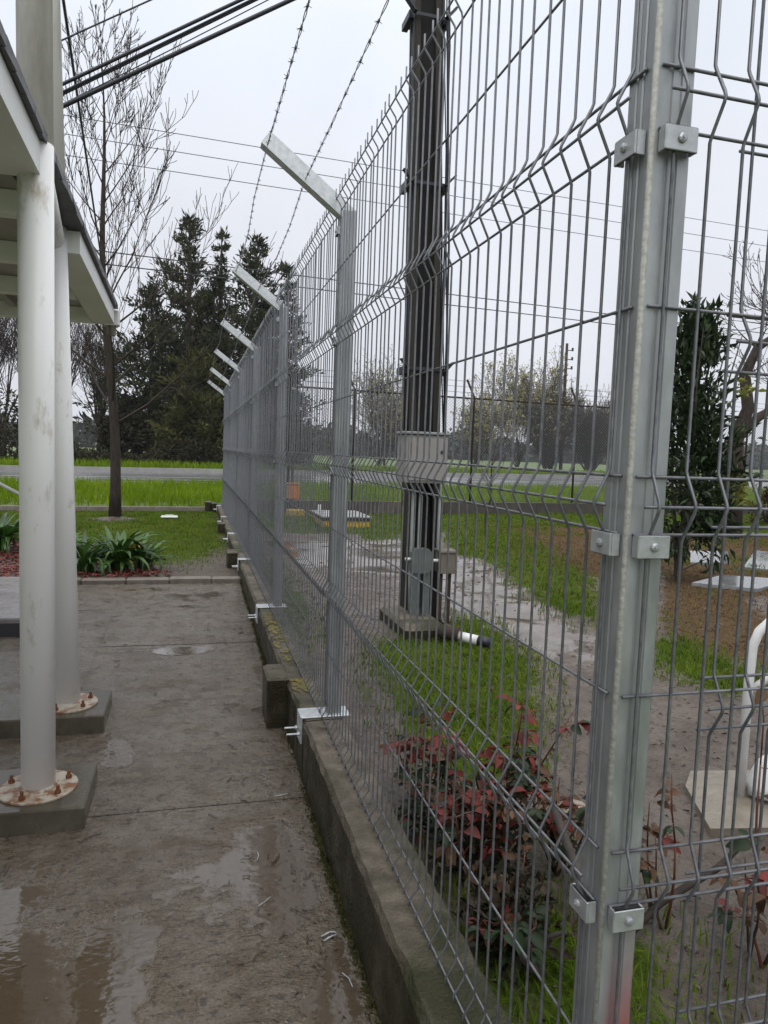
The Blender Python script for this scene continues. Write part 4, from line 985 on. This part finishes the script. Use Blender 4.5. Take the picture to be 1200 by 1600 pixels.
# far wooden pole
fp = thing('wooden_pole', 'dark wooden power pole with insulators far beyond the road', 'utility pole', (31.9, 58, 0))
MB().tube([(31.9, 58, -.05), (31.85, 58, 11.6)], .17, 8, r1=.12).build('pole_shaft', 'wood_dark', fp, True)
for z in (9.4, 10.2, 11.0):
    q = MB(); q.tube([(31.9, 57.9, z), (32.35, 57.85, z)], .04, 5); q.tube([(32.35, 57.85, z-.05), (32.35, 57.85, z+.22)], .09, 7); q.build('insulator', 'pole', fp)
# far buildings right
for (x, y, w, d, h, nm, lb) in ((68, 66, 6, 5, 3.0, 'far_house', 'grey house with pale flat roof far right behind the chain link'), (96, 92, 12, 7, 4.2, 'far_shed', 'long pale roofed shed on the horizon at far right')):
    t = thing(nm, lb, 'building', (x, y, 0)); MB().box(x-w/2, x+w/2, y-d/2, y+d/2, -.05, h).build('wall', 'housewall', t)
    q = MB(); q.hexa([(x-w/2-.4, y-d/2-.5, h+.01), (x+w/2+.4, y-d/2-.5, h+.01), (x+w/2+.4, y+d/2+.4, h+.01), (x-w/2-.4, y+d/2+.4, h+.01), (x-w/2-.3, y-d/2-.4, h+.15), (x+w/2+.3, y-d/2-.4, h+.15), (x+w/2-.5, y+d/4, h+1.0), (x-w/2+.5, y+d/4, h+1.0)]); q.build('roof', 'farroof', t)
    for k in (-.25, .2): MB().box(x+k*w-.5, x+k*w+.5, y-d/2-.04, y-d/2-.002, .9, 2.0).build('window', 'dark_hole', t)

# right yard: broadleaf shrub, bare tree
leafy('evergreen_shrub', 'tall dark glossy evergreen shrub right of the corner post', (5.50, 7.1, .1), 3.0, .52, 4300, 71, 'evergreen', leaf=(.09, .17), lw=.32, clear=.10,
      prof=lambda f: (1.0 if f < .62 else max(.18, 1.0-(f-.62)*2.3)), extra=('limeleaf', [(6.05, 6.95, 2.35, .07), (6.02, 6.9, 1.15, .10), (5.9, 6.8, 1.2, .08)], 34))
R = random.Random(91); tR = thing('bare_garden_tree', 'crooked dark bare tree at the right edge beyond the shrub', 'tree', (9.79, 11.16, .1)); q = MB(); tips = []
tp = [Vector((9.79, 11.16, 0)), Vector((9.75, 11.16, .9)), Vector((9.62, 11.1, 1.9)), Vector((9.85, 11.1, 2.5)), Vector((9.72, 11.1, 3.1)), Vector((9.95, 11.1, 3.6)), Vector((10.5, 11.0, 4.0))]
q.tube(tp, [.17, .15, .145, .11, .10, .08, .05], 9); q.tube([tp[2], Vector((10.1, 11.1, 2.35)), Vector((10.8, 11.05, 2.75)), Vector((11.5, 11, 3.3))], [.10, .085, .06, .03], 7)
q.build('trunk', 'bark', tR, True); q = MB()
for k in range(16):
    a = R.uniform(0, 6.28); p = R.choice(tp[4:]+[Vector((10.8, 11.05, 2.75)), Vector((11.5, 11, 3.3))]); bare_branch(q, tips, p, Vector((math.cos(a), math.sin(a), R.uniform(.1, .8))), R.uniform(.7, 1.3), .02, 0, R, .2, .7, (4, 3, 2), .005, .2)
q.build('crown', 'bark', tR)
# thin sapling in the middle of the yard
sp = thing('sapling', 'thin leafless sapling standing in the yard right of the pole', 'tree', (4.75, 11.0, .1)); q = MB()
q.tube([(4.75, 11.0, .05), (4.72, 11, .5), (4.80, 11, .75), (4.78, 11, 1.3), (4.85, 11, 1.7)], [.028, .02, .016, .010, .004], 5); q.build('trunk', 'bark', sp); q = MB()
for k in range(12): a = R.uniform(0, 6.28); bare_branch(q, tips, Vector((4.78, 11, R.uniform(.9, 1.6))), Vector((math.cos(a), math.sin(a), 1.0)), .45, .007, 0, R, .3, .5, (3,), .003)
q.build('crown', 'twig', sp)
leafy('red_hedge_bush', 'small reddish bush on the lawn near the road at right', (12.9, 13.6, .1), .75, .42, 1100, 77, 'rose_brown', leaf=(.05, .10), lw=.5)

# ------------------------------------------------------------------ grass (uncountable: one object per sward)
def sward(name, label, x0, x1, y0, y1, dens, dist, hgt, wid, m, zf, seed, lean=.7, nz=.6):
    rs_ = np.random.RandomState(seed); n = int((x1-x0)*(y1-y0)*dens); X = rs_.uniform(x0, x1, n); Y = rs_.uniform(y0, y1, n)
    pr = dist(X, Y)*(1-nz+nz*2*vnoise(X, Y, 3.0, seed)*vnoise(X, Y, .9, seed+1)*1.6); k = rs_.rand(n) < pr; X, Y = X[k], Y[k]
    P = np.stack([X, Y, zf(X, Y)-.004], 1); H = rs_.uniform(hgt[0], hgt[1], len(X)); Wd = rs_.uniform(wid[0], wid[1], len(X))
    return stuff(tag(link(name, blade_mesh(name, P, H, Wd, lean, rs_), m), label, 'grass'))
gz = lambda x, y: soft(x, y, GRASS, .2)
sward('near_grass', 'bright wet grass growing between the fence and the pole', .70, 3.9, 1.2, 6.2, 2600, lambda x, y: gz(x, y)*1.2, (.025, .07), (.004, .008), 'grass', yard_z, 101, lean=1.1)
sward('yard_grass', 'patchy green grass across the muddy yard', .70, 18, 5.0, 16.2, 700, lambda x, y: np.maximum(gz(x, y)*np.where(y > 6.2, 1, .0), .5*np.clip(vnoise(x, y, 1.3, 55)*vnoise(x, y, .5, 56)*4-1.0, 0, 1)*(x > 3)), (.03, .08), (.007, .013), 'grass', yard_z, 102, lean=1.0)
sward('dry_grass', 'orange brown dead grass patch across the yard', 3.4, 12.5, 3.7, 13.8, 1100, lambda x, y: soft(x, y, DRY, .25)*.8, (.012, .04), (.006, .012), 'dgrass', yard_z, 103, lean=1.4)
sward('lawn_grass', 'short worn lawn grass beyond the walkway', -6, .48, 7.3, 14.9, 2200, lambda x, y: lawn_zone(x, y)[..., 0], (.02, .055), (.005, .010), 'grass', lambda x, y: .125+.02*(vnoise(x, y, 1.2, 8)-.5), 104, lean=1.0)
sward('dead_lawn_blades', 'dead straw coloured blades mixed into lawn and yard grass', -4, 8, 3, 15, 260, lambda x, y: np.where(x < .49, lawn_zone(x, y)[..., 0], np.where(x > .7, gz(x, y), 0))*((y > 7.3) | (x > .7)), (.015, .05), (.004, .010), 'dgrass', lambda x, y: np.where(x < .6, .125+.02*(vnoise(x, y, 1.2, 8)-.5), yard_z(x, y)), 107, lean=1.5)
sward('verge_grass', 'tall bright green verge grass before the road', -14, 34, 14.9, 31, 150, lambda x, y: ((y > WALL_Y(x)+.2) & (y < ROADN(x)+.1))*.95, (.12, .34), (.016, .03), 'vgrass', lambda x, y: .2+0*x, 105, lean=.6, nz=.35)
sward('far_verge_grass', 'green grass strip on the far side of the road', -22, 34, 26, 50, 55, lambda x, y: ((y > ROADF(x)+.3) & (y < ROADF(x)+4.5))*.9, (.15, .45), (.03, .06), 'vgrass', lambda x, y: .38+0*x, 106, lean=.6, nz=.3)

# ------------------------------------------------------------------ garden bed with mulch and strap-leaf plants
q = MB(); q.v = [(-4.2, 7.27, .150), (-1.0, 7.27, .150), (-.25, 7.3, .146), (-.2, 7.6, .147), (-.75, 8.2, .152), (-1.5, 9.4, .152), (-2.1, 10.2, .152), (-4.2, 10.2, .152)]; q.f = [tuple(range(8))]
struct(q.build('mulch_bed', 'soil'))
rs = np.random.RandomState(7); n = 9000; X = rs.uniform(-4.2, -.2, n); Y = rs.uniform(7.28, 10.2, n)
kk = inpoly(X, Y, [(v[0], v[1]) for v in q.v]); X, Y = X[kk], Y[kk]; n = len(X)
stuff(tag(link('bark_mulch', leaf_mesh('bark_mulch', np.stack([X, Y, .155+rs.rand(n)*.02], 1), np.stack([rs.normal(0, 1, n), rs.normal(0, 1, n), rs.normal(0, .15, n)], 1), np.stack([rs.normal(0, .3, n), rs.normal(0, .3, n), np.ones(n)], 1), rs.uniform(.03, .08, n), rs.uniform(.012, .03, n)), 'mulch'), 'red bark mulch around the strap leaf plants', 'mulch'))
def strap_mesh(name, L, w, bend, seed):
    R = random.Random(seed); q = MB(); n = 7
    for i in range(n+1):
        t = i/n; a = bend*t**1.4; x = L*(math.sin(a)*t*.85); z = L*t*(math.cos(a*.75))*.9; ww = w*(.75+.5*t-.2*t*t)*(1 if t < .75 else max(.02, (1-t)/.25)); d = .18*ww
        q.v += [(x, -ww/2, z+d), (x+.0, 0, z-d*.2), (x, ww/2, z+d)]
    for i in range(n):
        k = 3*i; q.f += [(k, k+1, k+4, k+3), (k+1, k+2, k+5, k+4)]
    return q.mesh(name, True)
straps = [strap_mesh('strap_leaf', L, .044, b, i) for i, (L, b) in enumerate(((.44, .7), (.42, 1.2), (.40, 1.7), (.36, 2.1), (.47, 1.0), (.30, .5)))]
for me in straps: me.materials.append(M['strap'])
ystrap = straps[1].copy(); ystrap.materials.clear(); ystrap.materials.append(M['strap_yellow'])
def strap_plant(label, loc, n, sc, seed, yellow=0):
    R = random.Random(seed); t = thing('strap_leaf_plant', label, 'plant', loc, 'strap leaf plants in the mulch bed')
    for i in range(n):
        o = bpy.data.objects.new('leaf', ystrap if i < yellow else R.choice(straps)); C.objects.link(o); o.parent = t
        a = R.uniform(0, 6.283); rr = R.uniform(0, .09); o.location = (rr*math.cos(a), rr*math.sin(a), 0); s = sc*R.uniform(.75, 1.15)
        o.rotation_euler = (R.uniform(-.25, .25), R.uniform(-.2, .25), a+R.uniform(-.4, .4) if i >= yellow else -1.2); o.scale = (s, s, s)
    return t
for lb, loc, n, sc, sd, ye in (('strap leaf plant at the walkway kerb with one yellowed leaf', (-.72, 7.75, .15), 70, 1.15, 1, 1), ('strap leaf plant directly right of the second column', (-1.02, 7.62, .15), 60, 1.0, 2, 0), ('loose strap leaf plant nearest the open lawn', (-.46, 7.82, .15), 44, .95, 3, 0),
        ('strap leaf plant left of the front column behind red mulch', (-2.15, 9.1, .15), 80, 1.25, 4, 0), ('strap leaf plant at the left picture edge behind red mulch', (-2.65, 9.2, .15), 70, 1.2, 5, 0), ('strap leaf plant hidden behind the white columns', (-1.45, 8.5, .15), 60, 1.0, 6, 0)):
    strap_plant(lb, loc, n, sc, sd, ye)
t = thing('hose_end', 'grey hose end lying on the red mulch', 'hose', (-1.95, 7.6, .17)); MB().tube([(-2.5, 7.55, .19), (-2.1, 7.5, .19), (-1.88, 7.58, .20)], .026, 10).build('hose_body', 'conduit', t, True)
t = thing('leaning_pipe', 'thin grey pipe slanting down behind the front column', 'pipe', (-2.4, 9.6, .1)); MB().tube([(-3.6, 9.7, 1.65), (-1.75, 9.6, .62), (-1.6, 9.6, .13)], .022, 8).build('pipe_body', 'conduit', t, True)
t = thing('white_plastic_sheet', 'flat white plastic piece lying on the lawn near the edging', 'plastic', (-.38, 13.3, .14)); q = MB(); q.bbox(-.53, -.24, 13.22, 13.42, .15, .185, .012); q.build('lid_plate', 'pvc', t); MB().bbox(-.46, -.31, 13.27, 13.37, .186, .20, .006).build('lid_rib', 'pvc', t)
# mud ring round the tree
q = MB(); R = random.Random(2); q.v = [(-1.3, 13.2, .19)]
for i in range(22): a = 6.283*i/22; r = R.uniform(.22, .36); q.v.append((-1.3+r*math.cos(a), 13.2+r*math.sin(a), .128))
q.f = [(0, 1+i, 1+(i+1) % 22) for i in range(22)]; struct(q.build('tree_soil_ring', 'soil'))

# ------------------------------------------------------------------ roses by the fence
def rose_leaf(name, L, w, curl):
    q = MB(); n = 5
    for i in range(n+1):
        t = i/n; ww = w*math.sin(math.pi*(t*.92+.05))**.75; z = -curl*L*t*t
        q.v += [(L*t, -ww/2, z+.22*ww), (L*t, 0, z), (L*t, ww/2, z+.22*ww)]
    for i in range(n): k = 3*i; q.f += [(k, k+1, k+4, k+3), (k+1, k+2, k+5, k+4)]
    return q.mesh(name, True)
RL = {}
for m in ('rose_red', 'rose_brown', 'rose_green'):
    RL[m] = []
    for L, w, c in ((.050, .034, .3), (.062, .040, .5), (.040, .026, .15)):
        me = rose_leaf('leaf_'+m, L, w, c); me.materials.append(M[m]); RL[m].append(me)
def rose(label, base, canes, seed, h=.55, mix=(.45, .3, .25), spread=.35, nleaf=7, lowgreen=True, leafscale=1.0):
    R = random.Random(seed); B = Vector(base); t = thing('rose_bush', label, 'rose bush', base, 'rose bushes behind the fence')
    twq = MB()
    for c in range(canes):
        a = R.uniform(0, 6.283); d = Vector((math.cos(a)*spread, math.sin(a)*spread, 1)).normalized(); L = h*R.uniform(.55, 1.1)
        p = B+Vector((R.uniform(-.04, .04), R.uniform(-.04, .04), -.02)); pts = [p]
        for i in range(5): d = (d+Vector((R.uniform(-.16, .16), R.uniform(-.16, .16), .06))).normalized(); pts.append(pts[-1]+d*L/5)
        q = MB(); q.tube(pts[:4], [.0055, .0045, .0036, .003], 6); q.tube(pts[3:], [.003, .0025, .0015], 5)
        q.build('cane', 'rose_stem' if c % 4 else 'rose_stem_red', t, True)
        for k in range(nleaf):
            u = R.uniform(.25, 1.0)**.7; i = min(4, int(u*5)); pp = pts[i].lerp(pts[i+1], u*5-i)
            f = (pp.z-B.z)/h
            r = R.random()
            m = 'rose_red' if (r < mix[0]*(.5+f)) else ('rose_brown' if r < mix[0]+mix[1] else 'rose_green')
            if f < .35 and lowgreen and R.random() < .75: m = 'rose_green'
            aa = R.uniform(0, 6.283); sd = Vector((math.cos(aa), math.sin(aa), R.uniform(-.1, .7))).normalized(); SL = R.uniform(.035, .07)*leafscale
            twq.tube([pp, pp+sd*SL*.5+Vector((0, 0, .004)), pp+sd*SL], [.0016, .0013, .0008], 4, cap=False)
            side = sd.cross(Vector((0, 0, 1))).normalized(); upv = side.cross(sd).normalized()
            for tt, ss in ((1.0, 0), (.55, 1), (.62, -1), (.9, 1), (.86, -1))[:R.choice((3, 3, 5))]:
                o = bpy.data.objects.new('leaf', R.choice(RL[m])); C.objects.link(o); o.parent = t
                dx = (sd*(.5 if ss else 1)+side*ss*.85+Vector((R.uniform(-.25, .25), R.uniform(-.25, .25), R.uniform(-.45, .15)))).normalized()
                nz_ = (upv+Vector((R.uniform(-.5, .5), R.uniform(-.5, .5), 0))).normalized(); dy = nz_.cross(dx).normalized(); dz_ = dx.cross(dy)
                sc = R.uniform(.55, .95)*leafscale
                o.matrix_local = Matrix.Translation(pp+sd*SL*tt-B) @ Matrix((dx, dy, dz_)).transposed().to_4x4() @ Matrix.Diagonal((sc, sc*R.uniform(.8, 1.1), sc, 1))
    stuff(twq.build('side_shoots', 'rose_stem_red', t))
    return t
rose('dense red leaved rose bush close to the fence at the plinth', (.88, 2.00, .1), 11, 1, h=.42, mix=(.4, .35, .25), spread=.5)
rose('rose bush with tall red shoots in the middle of the row', (1.03, 2.18, .1), 9, 2, h=.58, mix=(.5, .3, .2), spread=.40)
rose('rose bush with red tips at the left end of the row', (.92, 2.55, .1), 8, 3, h=.36, mix=(.5, .3, .2), spread=.55)
rose('dark green low rose bush nearest the camera behind the mesh', (.88, 1.70, .1), 10, 4, h=.26, mix=(.1, .35, .55), spread=.7)
rose('rose bush with bronze leaves just left of the corner post', (1.20, 2.02, .1), 8, 5, h=.40, mix=(.25, .5, .25), spread=.5)
rose('dark low rose bush tucked behind the plinth', (.86, 2.26, .1), 9, 9, h=.24, mix=(.15, .4, .45), spread=.7)
rose('sparse thin rose right of the corner post', (1.36, 1.72, .1), 4, 6, h=.52, mix=(.12, .58, .3), nleaf=3, lowgreen=False)
rose('rose with green and rust leaves at the right picture edge', (1.50, 1.52, .1), 4, 7, h=.52, mix=(.12, .5, .4), nleaf=4, lowgreen=False)
rose('leafy rose in front of the white pipe frame', (1.80, 1.75, .1), 4, 8, h=.66, mix=(.15, .5, .35), nleaf=4, lowgreen=False)
leafy('low_bush', 'dark low leafy bush filling the gap behind the plinth', (.84, 1.66, .1), .20, .13, 420, 301, 'rose_dark', leaf=(.020, .04), lw=.6)
leafy('low_bush', 'dark low leafy bush beneath the red rose shoots', (.93, 2.02, .1), .24, .16, 560, 302, 'rose_dark', leaf=(.020, .04), lw=.6)
# soft needle-like weed ground cover near the plinth
sward('weed_cover', 'feathery green weeds at the foot of the roses', .70, 1.5, 1.0, 2.2, 5000, lambda x, y: np.clip(1.15-np.abs(x-.95)/.5, 0, 1)*.45, (.03, .10), (.002, .005), 'grass', yard_z, 131, lean=1.2)
# fallen branch and cut logs
t = thing('fallen_branch', 'dark fallen branch lying on the soil right of the corner post', 'branch', (1.45, 1.75, .12)); MB().tube([(1.12, 1.60, .13), (1.35, 1.72, .16), (1.62, 1.80, .19), (1.95, 2.0, .17)], [.008, .012, .011, .006], 7).build('limb', 'bark', t, True)
t = thing('dark_stake', 'dark stake leaning in the soil before the corner post', 'stake', (1.1, 1.8, .1)); MB().tube([(1.13, 1.62, .09), (1.06, 1.86, .42)], [.016, .013], 6).build('stake_body', 'bark2', t, True)
t = thing('pale_stone', 'pale pinkish stone on the grass behind the roses', 'stone', (1.42, 2.35, .14)); R = random.Random(3); q = MB(); q.lathe([(.02, 0), (.055, .01), (.06, .03), (.04, .05), (.012, .055)], (1.42, 2.35, .10), 9); q.v = [(x+R.uniform(-.01, .01), y+R.uniform(-.01, .01), z) for x, y, z in q.v]; q.build('stone_body', 'stone', t)

# ------------------------------------------------------------------ yard things
t = thing('white_pipe_frame', 'white painted bent pipe frame at the right picture edge', 'frame', (2.165, 2.3, .1))
MB().tube([(2.165, 2.32, .1), (2.165, 2.32, .62), (2.170, 2.32, .74), (2.195, 2.32, .80), (2.245, 2.31, .85), (2.365, 2.29, .93), (2.865, 2.2, 1.2)], .019, 12).build('bent_pipe', 'pvc', t, True)
MB().tube([(2.179, 2.32, .56), (2.285, 2.30, .64), (2.865, 2.2, 1.02)], .016, 10).build('brace_pipe', 'pvc', t, True)
MB().lathe([(.085, 0), (.075, .04), (.045, .12), (.02, .15)], (2.265, 2.29, .142), 14).build('cone_foot', 'pvc', t, True)
t = thing('sandy_slab', 'pale sandy concrete slab under the white pipe frame', 'slab', (2.2, 2.2, .1)); q = MB(); q.prism([(1.86, 2.12), (2.9, 1.95), (3.1, 2.40), (2.12, 2.56), (2.0, 2.44)], .05, .122); q.build('slab_body', 'slabR', t)
for lb, pts in (('wet grey stepping slab nearest the shrub', [(5.42, 6.75), (5.95, 6.35), (6.9, 6.85), (6.2, 7.2)]), ('wet grey stepping slab beyond the shrub at right', [(6.5, 8.15), (7.1, 8.1), (8.0, 9.2), (7.35, 9.25)]), ('long wet grey slab at the right picture edge', [(7.0, 7.75), (7.4, 7.35), (9.4, 8.4), (8.6, 9.3)])):
    t = thing('stepping_slab', lb, 'slab', (pts[0][0], pts[0][1], .1), 'wet stepping slabs'); q = MB(); q.prism(pts, .05, .128); q.build('slab_body', 'wetslab', t)
t = thing('inspection_pit', 'yellow sided inspection pit with pale concrete lid at the yard back', 'pit', (2.75, 12.9, .1))
MB().bbox(2.25, 3.10, 12.45, 13.7, .05, .215, .01).build('yellow_curb', 'yellow', t); MB().box(2.23, 3.12, 12.43, 13.72, .2155, .262).build('dark_frame', 'dark_hole', t); MB().bbox(2.22, 3.13, 12.42, 13.73, .263, .292, .006).build('lid_slab', 'lid', t)
q = MB(); q.tube([(2.35, 13.4, .32), (2.35, 13.4, .42)], .035, 8); q.build('vent_stub', 'pvc', t)
t = thing('orange_bin', 'orange plastic bin hung on a thin post by the boundary wall', 'bin', (2.0, 14.7, .1))
q = MB(); q.bbox(1.88, 2.12, 14.55, 14.72, .42, .74, .03); q.build('bin_body', 'orange', t); MB().bbox(1.865, 2.135, 14.535, 14.735, .741, .765, .01).build('bin_lid', 'orange', t); MB().tube([(1.99, 14.75, .05), (1.99, 14.75, 1.3)], .022, 6).build('bin_post', 'wood_dark', t)
t = thing('yellow_block', 'low yellow painted block under the orange bin', 'block', (2.0, 14.2, .1)); MB().bbox(1.84, 2.18, 14.15, 14.4, .06, .25, .02).build('block_body', 'yellow', t)

rs = np.random.RandomState(19); n = 9000; X = rs.uniform(.72, 5.5, n); Y = rs.uniform(1.1, 10.5, n); k = (soft(X, Y, WATER, .2) < .6) & (rs.rand(n) < np.clip(1.6/np.sqrt(Y), .3, 1)); X, Y = X[k], Y[k]; n = len(X)
stuff(tag(link('mud_litter', leaf_mesh('mud_litter', np.stack([X, Y, yard_z(X, Y)+.003], 1), np.stack([rs.normal(0, 1, n), rs.normal(0, 1, n), rs.normal(0, .25, n)], 1), np.stack([rs.normal(0, .4, n), rs.normal(0, .4, n), np.ones(n)], 1), rs.uniform(.012, .045, n), rs.uniform(.004, .016, n), .12), 'pinkglove'), 'dead leaves and bark bits littering the wet mud', 'litter'))
R = random.Random(23); q = MB()
for k in range(420):
    x, y = R.uniform(.75, 4.5), R.uniform(1.2, 9); z = float(yard_z(np.array(x), np.array(y))); r = R.uniform(.006, .022); kk = len(q.v)
    q.lathe([(r*.5, -r*.3), (r, 0), (r*.75, r*.45), (r*.2, r*.6)], (x, y, z), 6)
    for i in range(kk, len(q.v)): vx, vy, vz = q.v[i]; q.v[i] = (vx+R.uniform(-.2, .2)*r, vy+R.uniform(-.2, .2)*r, vz)
stuff(tag(q.build('clods', 'soil'), 'small clods and stones scattered over the muddy yard', 'stones'))

# ------------------------------------------------------------------ debris on the walkway
R = random.Random(55); q = MB()
for k in range(210):
    x, y = R.uniform(-.95, .46), R.uniform(1.2, 7.0)
    if k < 60: x, y = R.gauss(.32, .1), R.uniform(1.4, 6.8)
    x = min(.47, x); z = float(walk_z(y))+.004; a = R.uniform(0, 6.28); L = R.uniform(.012, .05) if k % 6 else R.uniform(.05, .10); c = R.uniform(-.5, .5)
    p = [(x, y, z)]
    for i in range(3): a += c; p.append((p[-1][0]+math.cos(a)*L/3, p[-1][1]+math.sin(a)*L/3, z+R.uniform(0, .003)))
    q.tube(p, R.uniform(.0012, .003), 4)
stuff(tag(q.build('twig_litter', 'soil'), 'scattered wet twigs and bits on the walkway', 'litter'))
rs = np.random.RandomState(61); n = 7000; Y = rs.uniform(.9, 7.1, n); X = .484-np.abs(rs.normal(0, .010, n)); k = rs.rand(n) < (vnoise(X*0, Y, 2.2, 31)*1.3-.15); X, Y = X[k], Y[k]; n = len(X)
stuff(tag(link('foot_moss', blade_mesh('foot_moss', np.stack([X, Y, walk_z(Y)], 1), rs.uniform(.006, .022, n), rs.uniform(.003, .007, n), 1.2, rs), 'moss'), 'thin moss and grit line along the plinth foot', 'moss'))
n = 1500; rs = np.random.RandomState(9); X = np.where(rs.rand(n) < .5, rs.normal(.42, .05, n), rs.uniform(-1.2, .47, n)); X = np.minimum(X, .475); Y = rs.uniform(1.1, 7.1, n)
stuff(tag(link('leaf_crumbs', leaf_mesh('leaf_crumbs', np.stack([X, Y, walk_z(Y)+.004], 1), np.stack([rs.normal(0, 1, n), rs.normal(0, 1, n), rs.normal(0, .1, n)], 1), np.stack([rs.normal(0, .2, n), rs.normal(0, .2, n), np.ones(n)], 1), rs.uniform(.006, .022, n), rs.uniform(.003, .010, n), .05), 'pinkglove'), 'tiny wet leaf crumbs strewn over the walkway', 'litter'))
t = thing('wire_staple', 'small bent steel U staple lying on the walkway by the plinth', 'staple', (.41, 1.99, 0))
pp = [(.395+.0, 1.975, .008), (.425, 1.992, .008)]+[(.430+.008*math.sin(a), 2.0-.010*math.cos(a), .008) for a in (.6, 1.5, 2.4)]+[(.420, 2.010, .008), (.392, 1.996, .008)]
MB().tube(pp, .0030, 6).build('staple_body', 'galv_clip', t, True)
for k, (x, y, a, L, lb) in enumerate(((.22, 2.18, .6, .06, 'short bright wire offcut lying in the near puddle'), (.24, 2.44, 1.3, .05, 'bright wire offcut at the puddle edge by the plinth'), (.35, 2.89, .1, .06, 'bright wire offcut lying at the slab joint'), (.44, 1.78, 1.7, .06, 'bright wire offcut against the plinth foot'))):
    z = float(walk_z(y))+.006; tag(MB().tube([(x, y, z), (x+math.cos(a)*L*.5, y+math.sin(a)*L*.5, z+.003), (x+math.cos(a+.15)*L, y+math.sin(a+.15)*L, z)], .0014, 5).build('wire_offcut', 'galv_bright'), lb, 'wire', 'wire offcuts on the walkway')

# ------------------------------------------------------------------ air
HAZE = True
if HAZE:
    hz = MB(); hz.box(-250, 400, -20, 330, -1.2, 21); o = hz.build('haze', None); o['kind'] = 'stuff'; o['label'] = 'thin grey rain haze over the distance'; o['category'] = 'haze'
    m = bpy.data.materials.new('rain_haze'); m.use_nodes = True; t = m.node_tree; n = t.nodes
    for x in list(n):
        if x.type == 'BSDF_PRINCIPLED': n.remove(x)
    v = n.new('ShaderNodeVolumePrincipled'); v.inputs['Color'].default_value = (.86, .88, .93, 1); v.inputs['Density'].default_value = .0004; v.inputs['Anisotropy'].default_value = .2
    t.links.new(v.outputs[0], n['Material Output'].inputs['Volume']); o.data.materials.append(m)
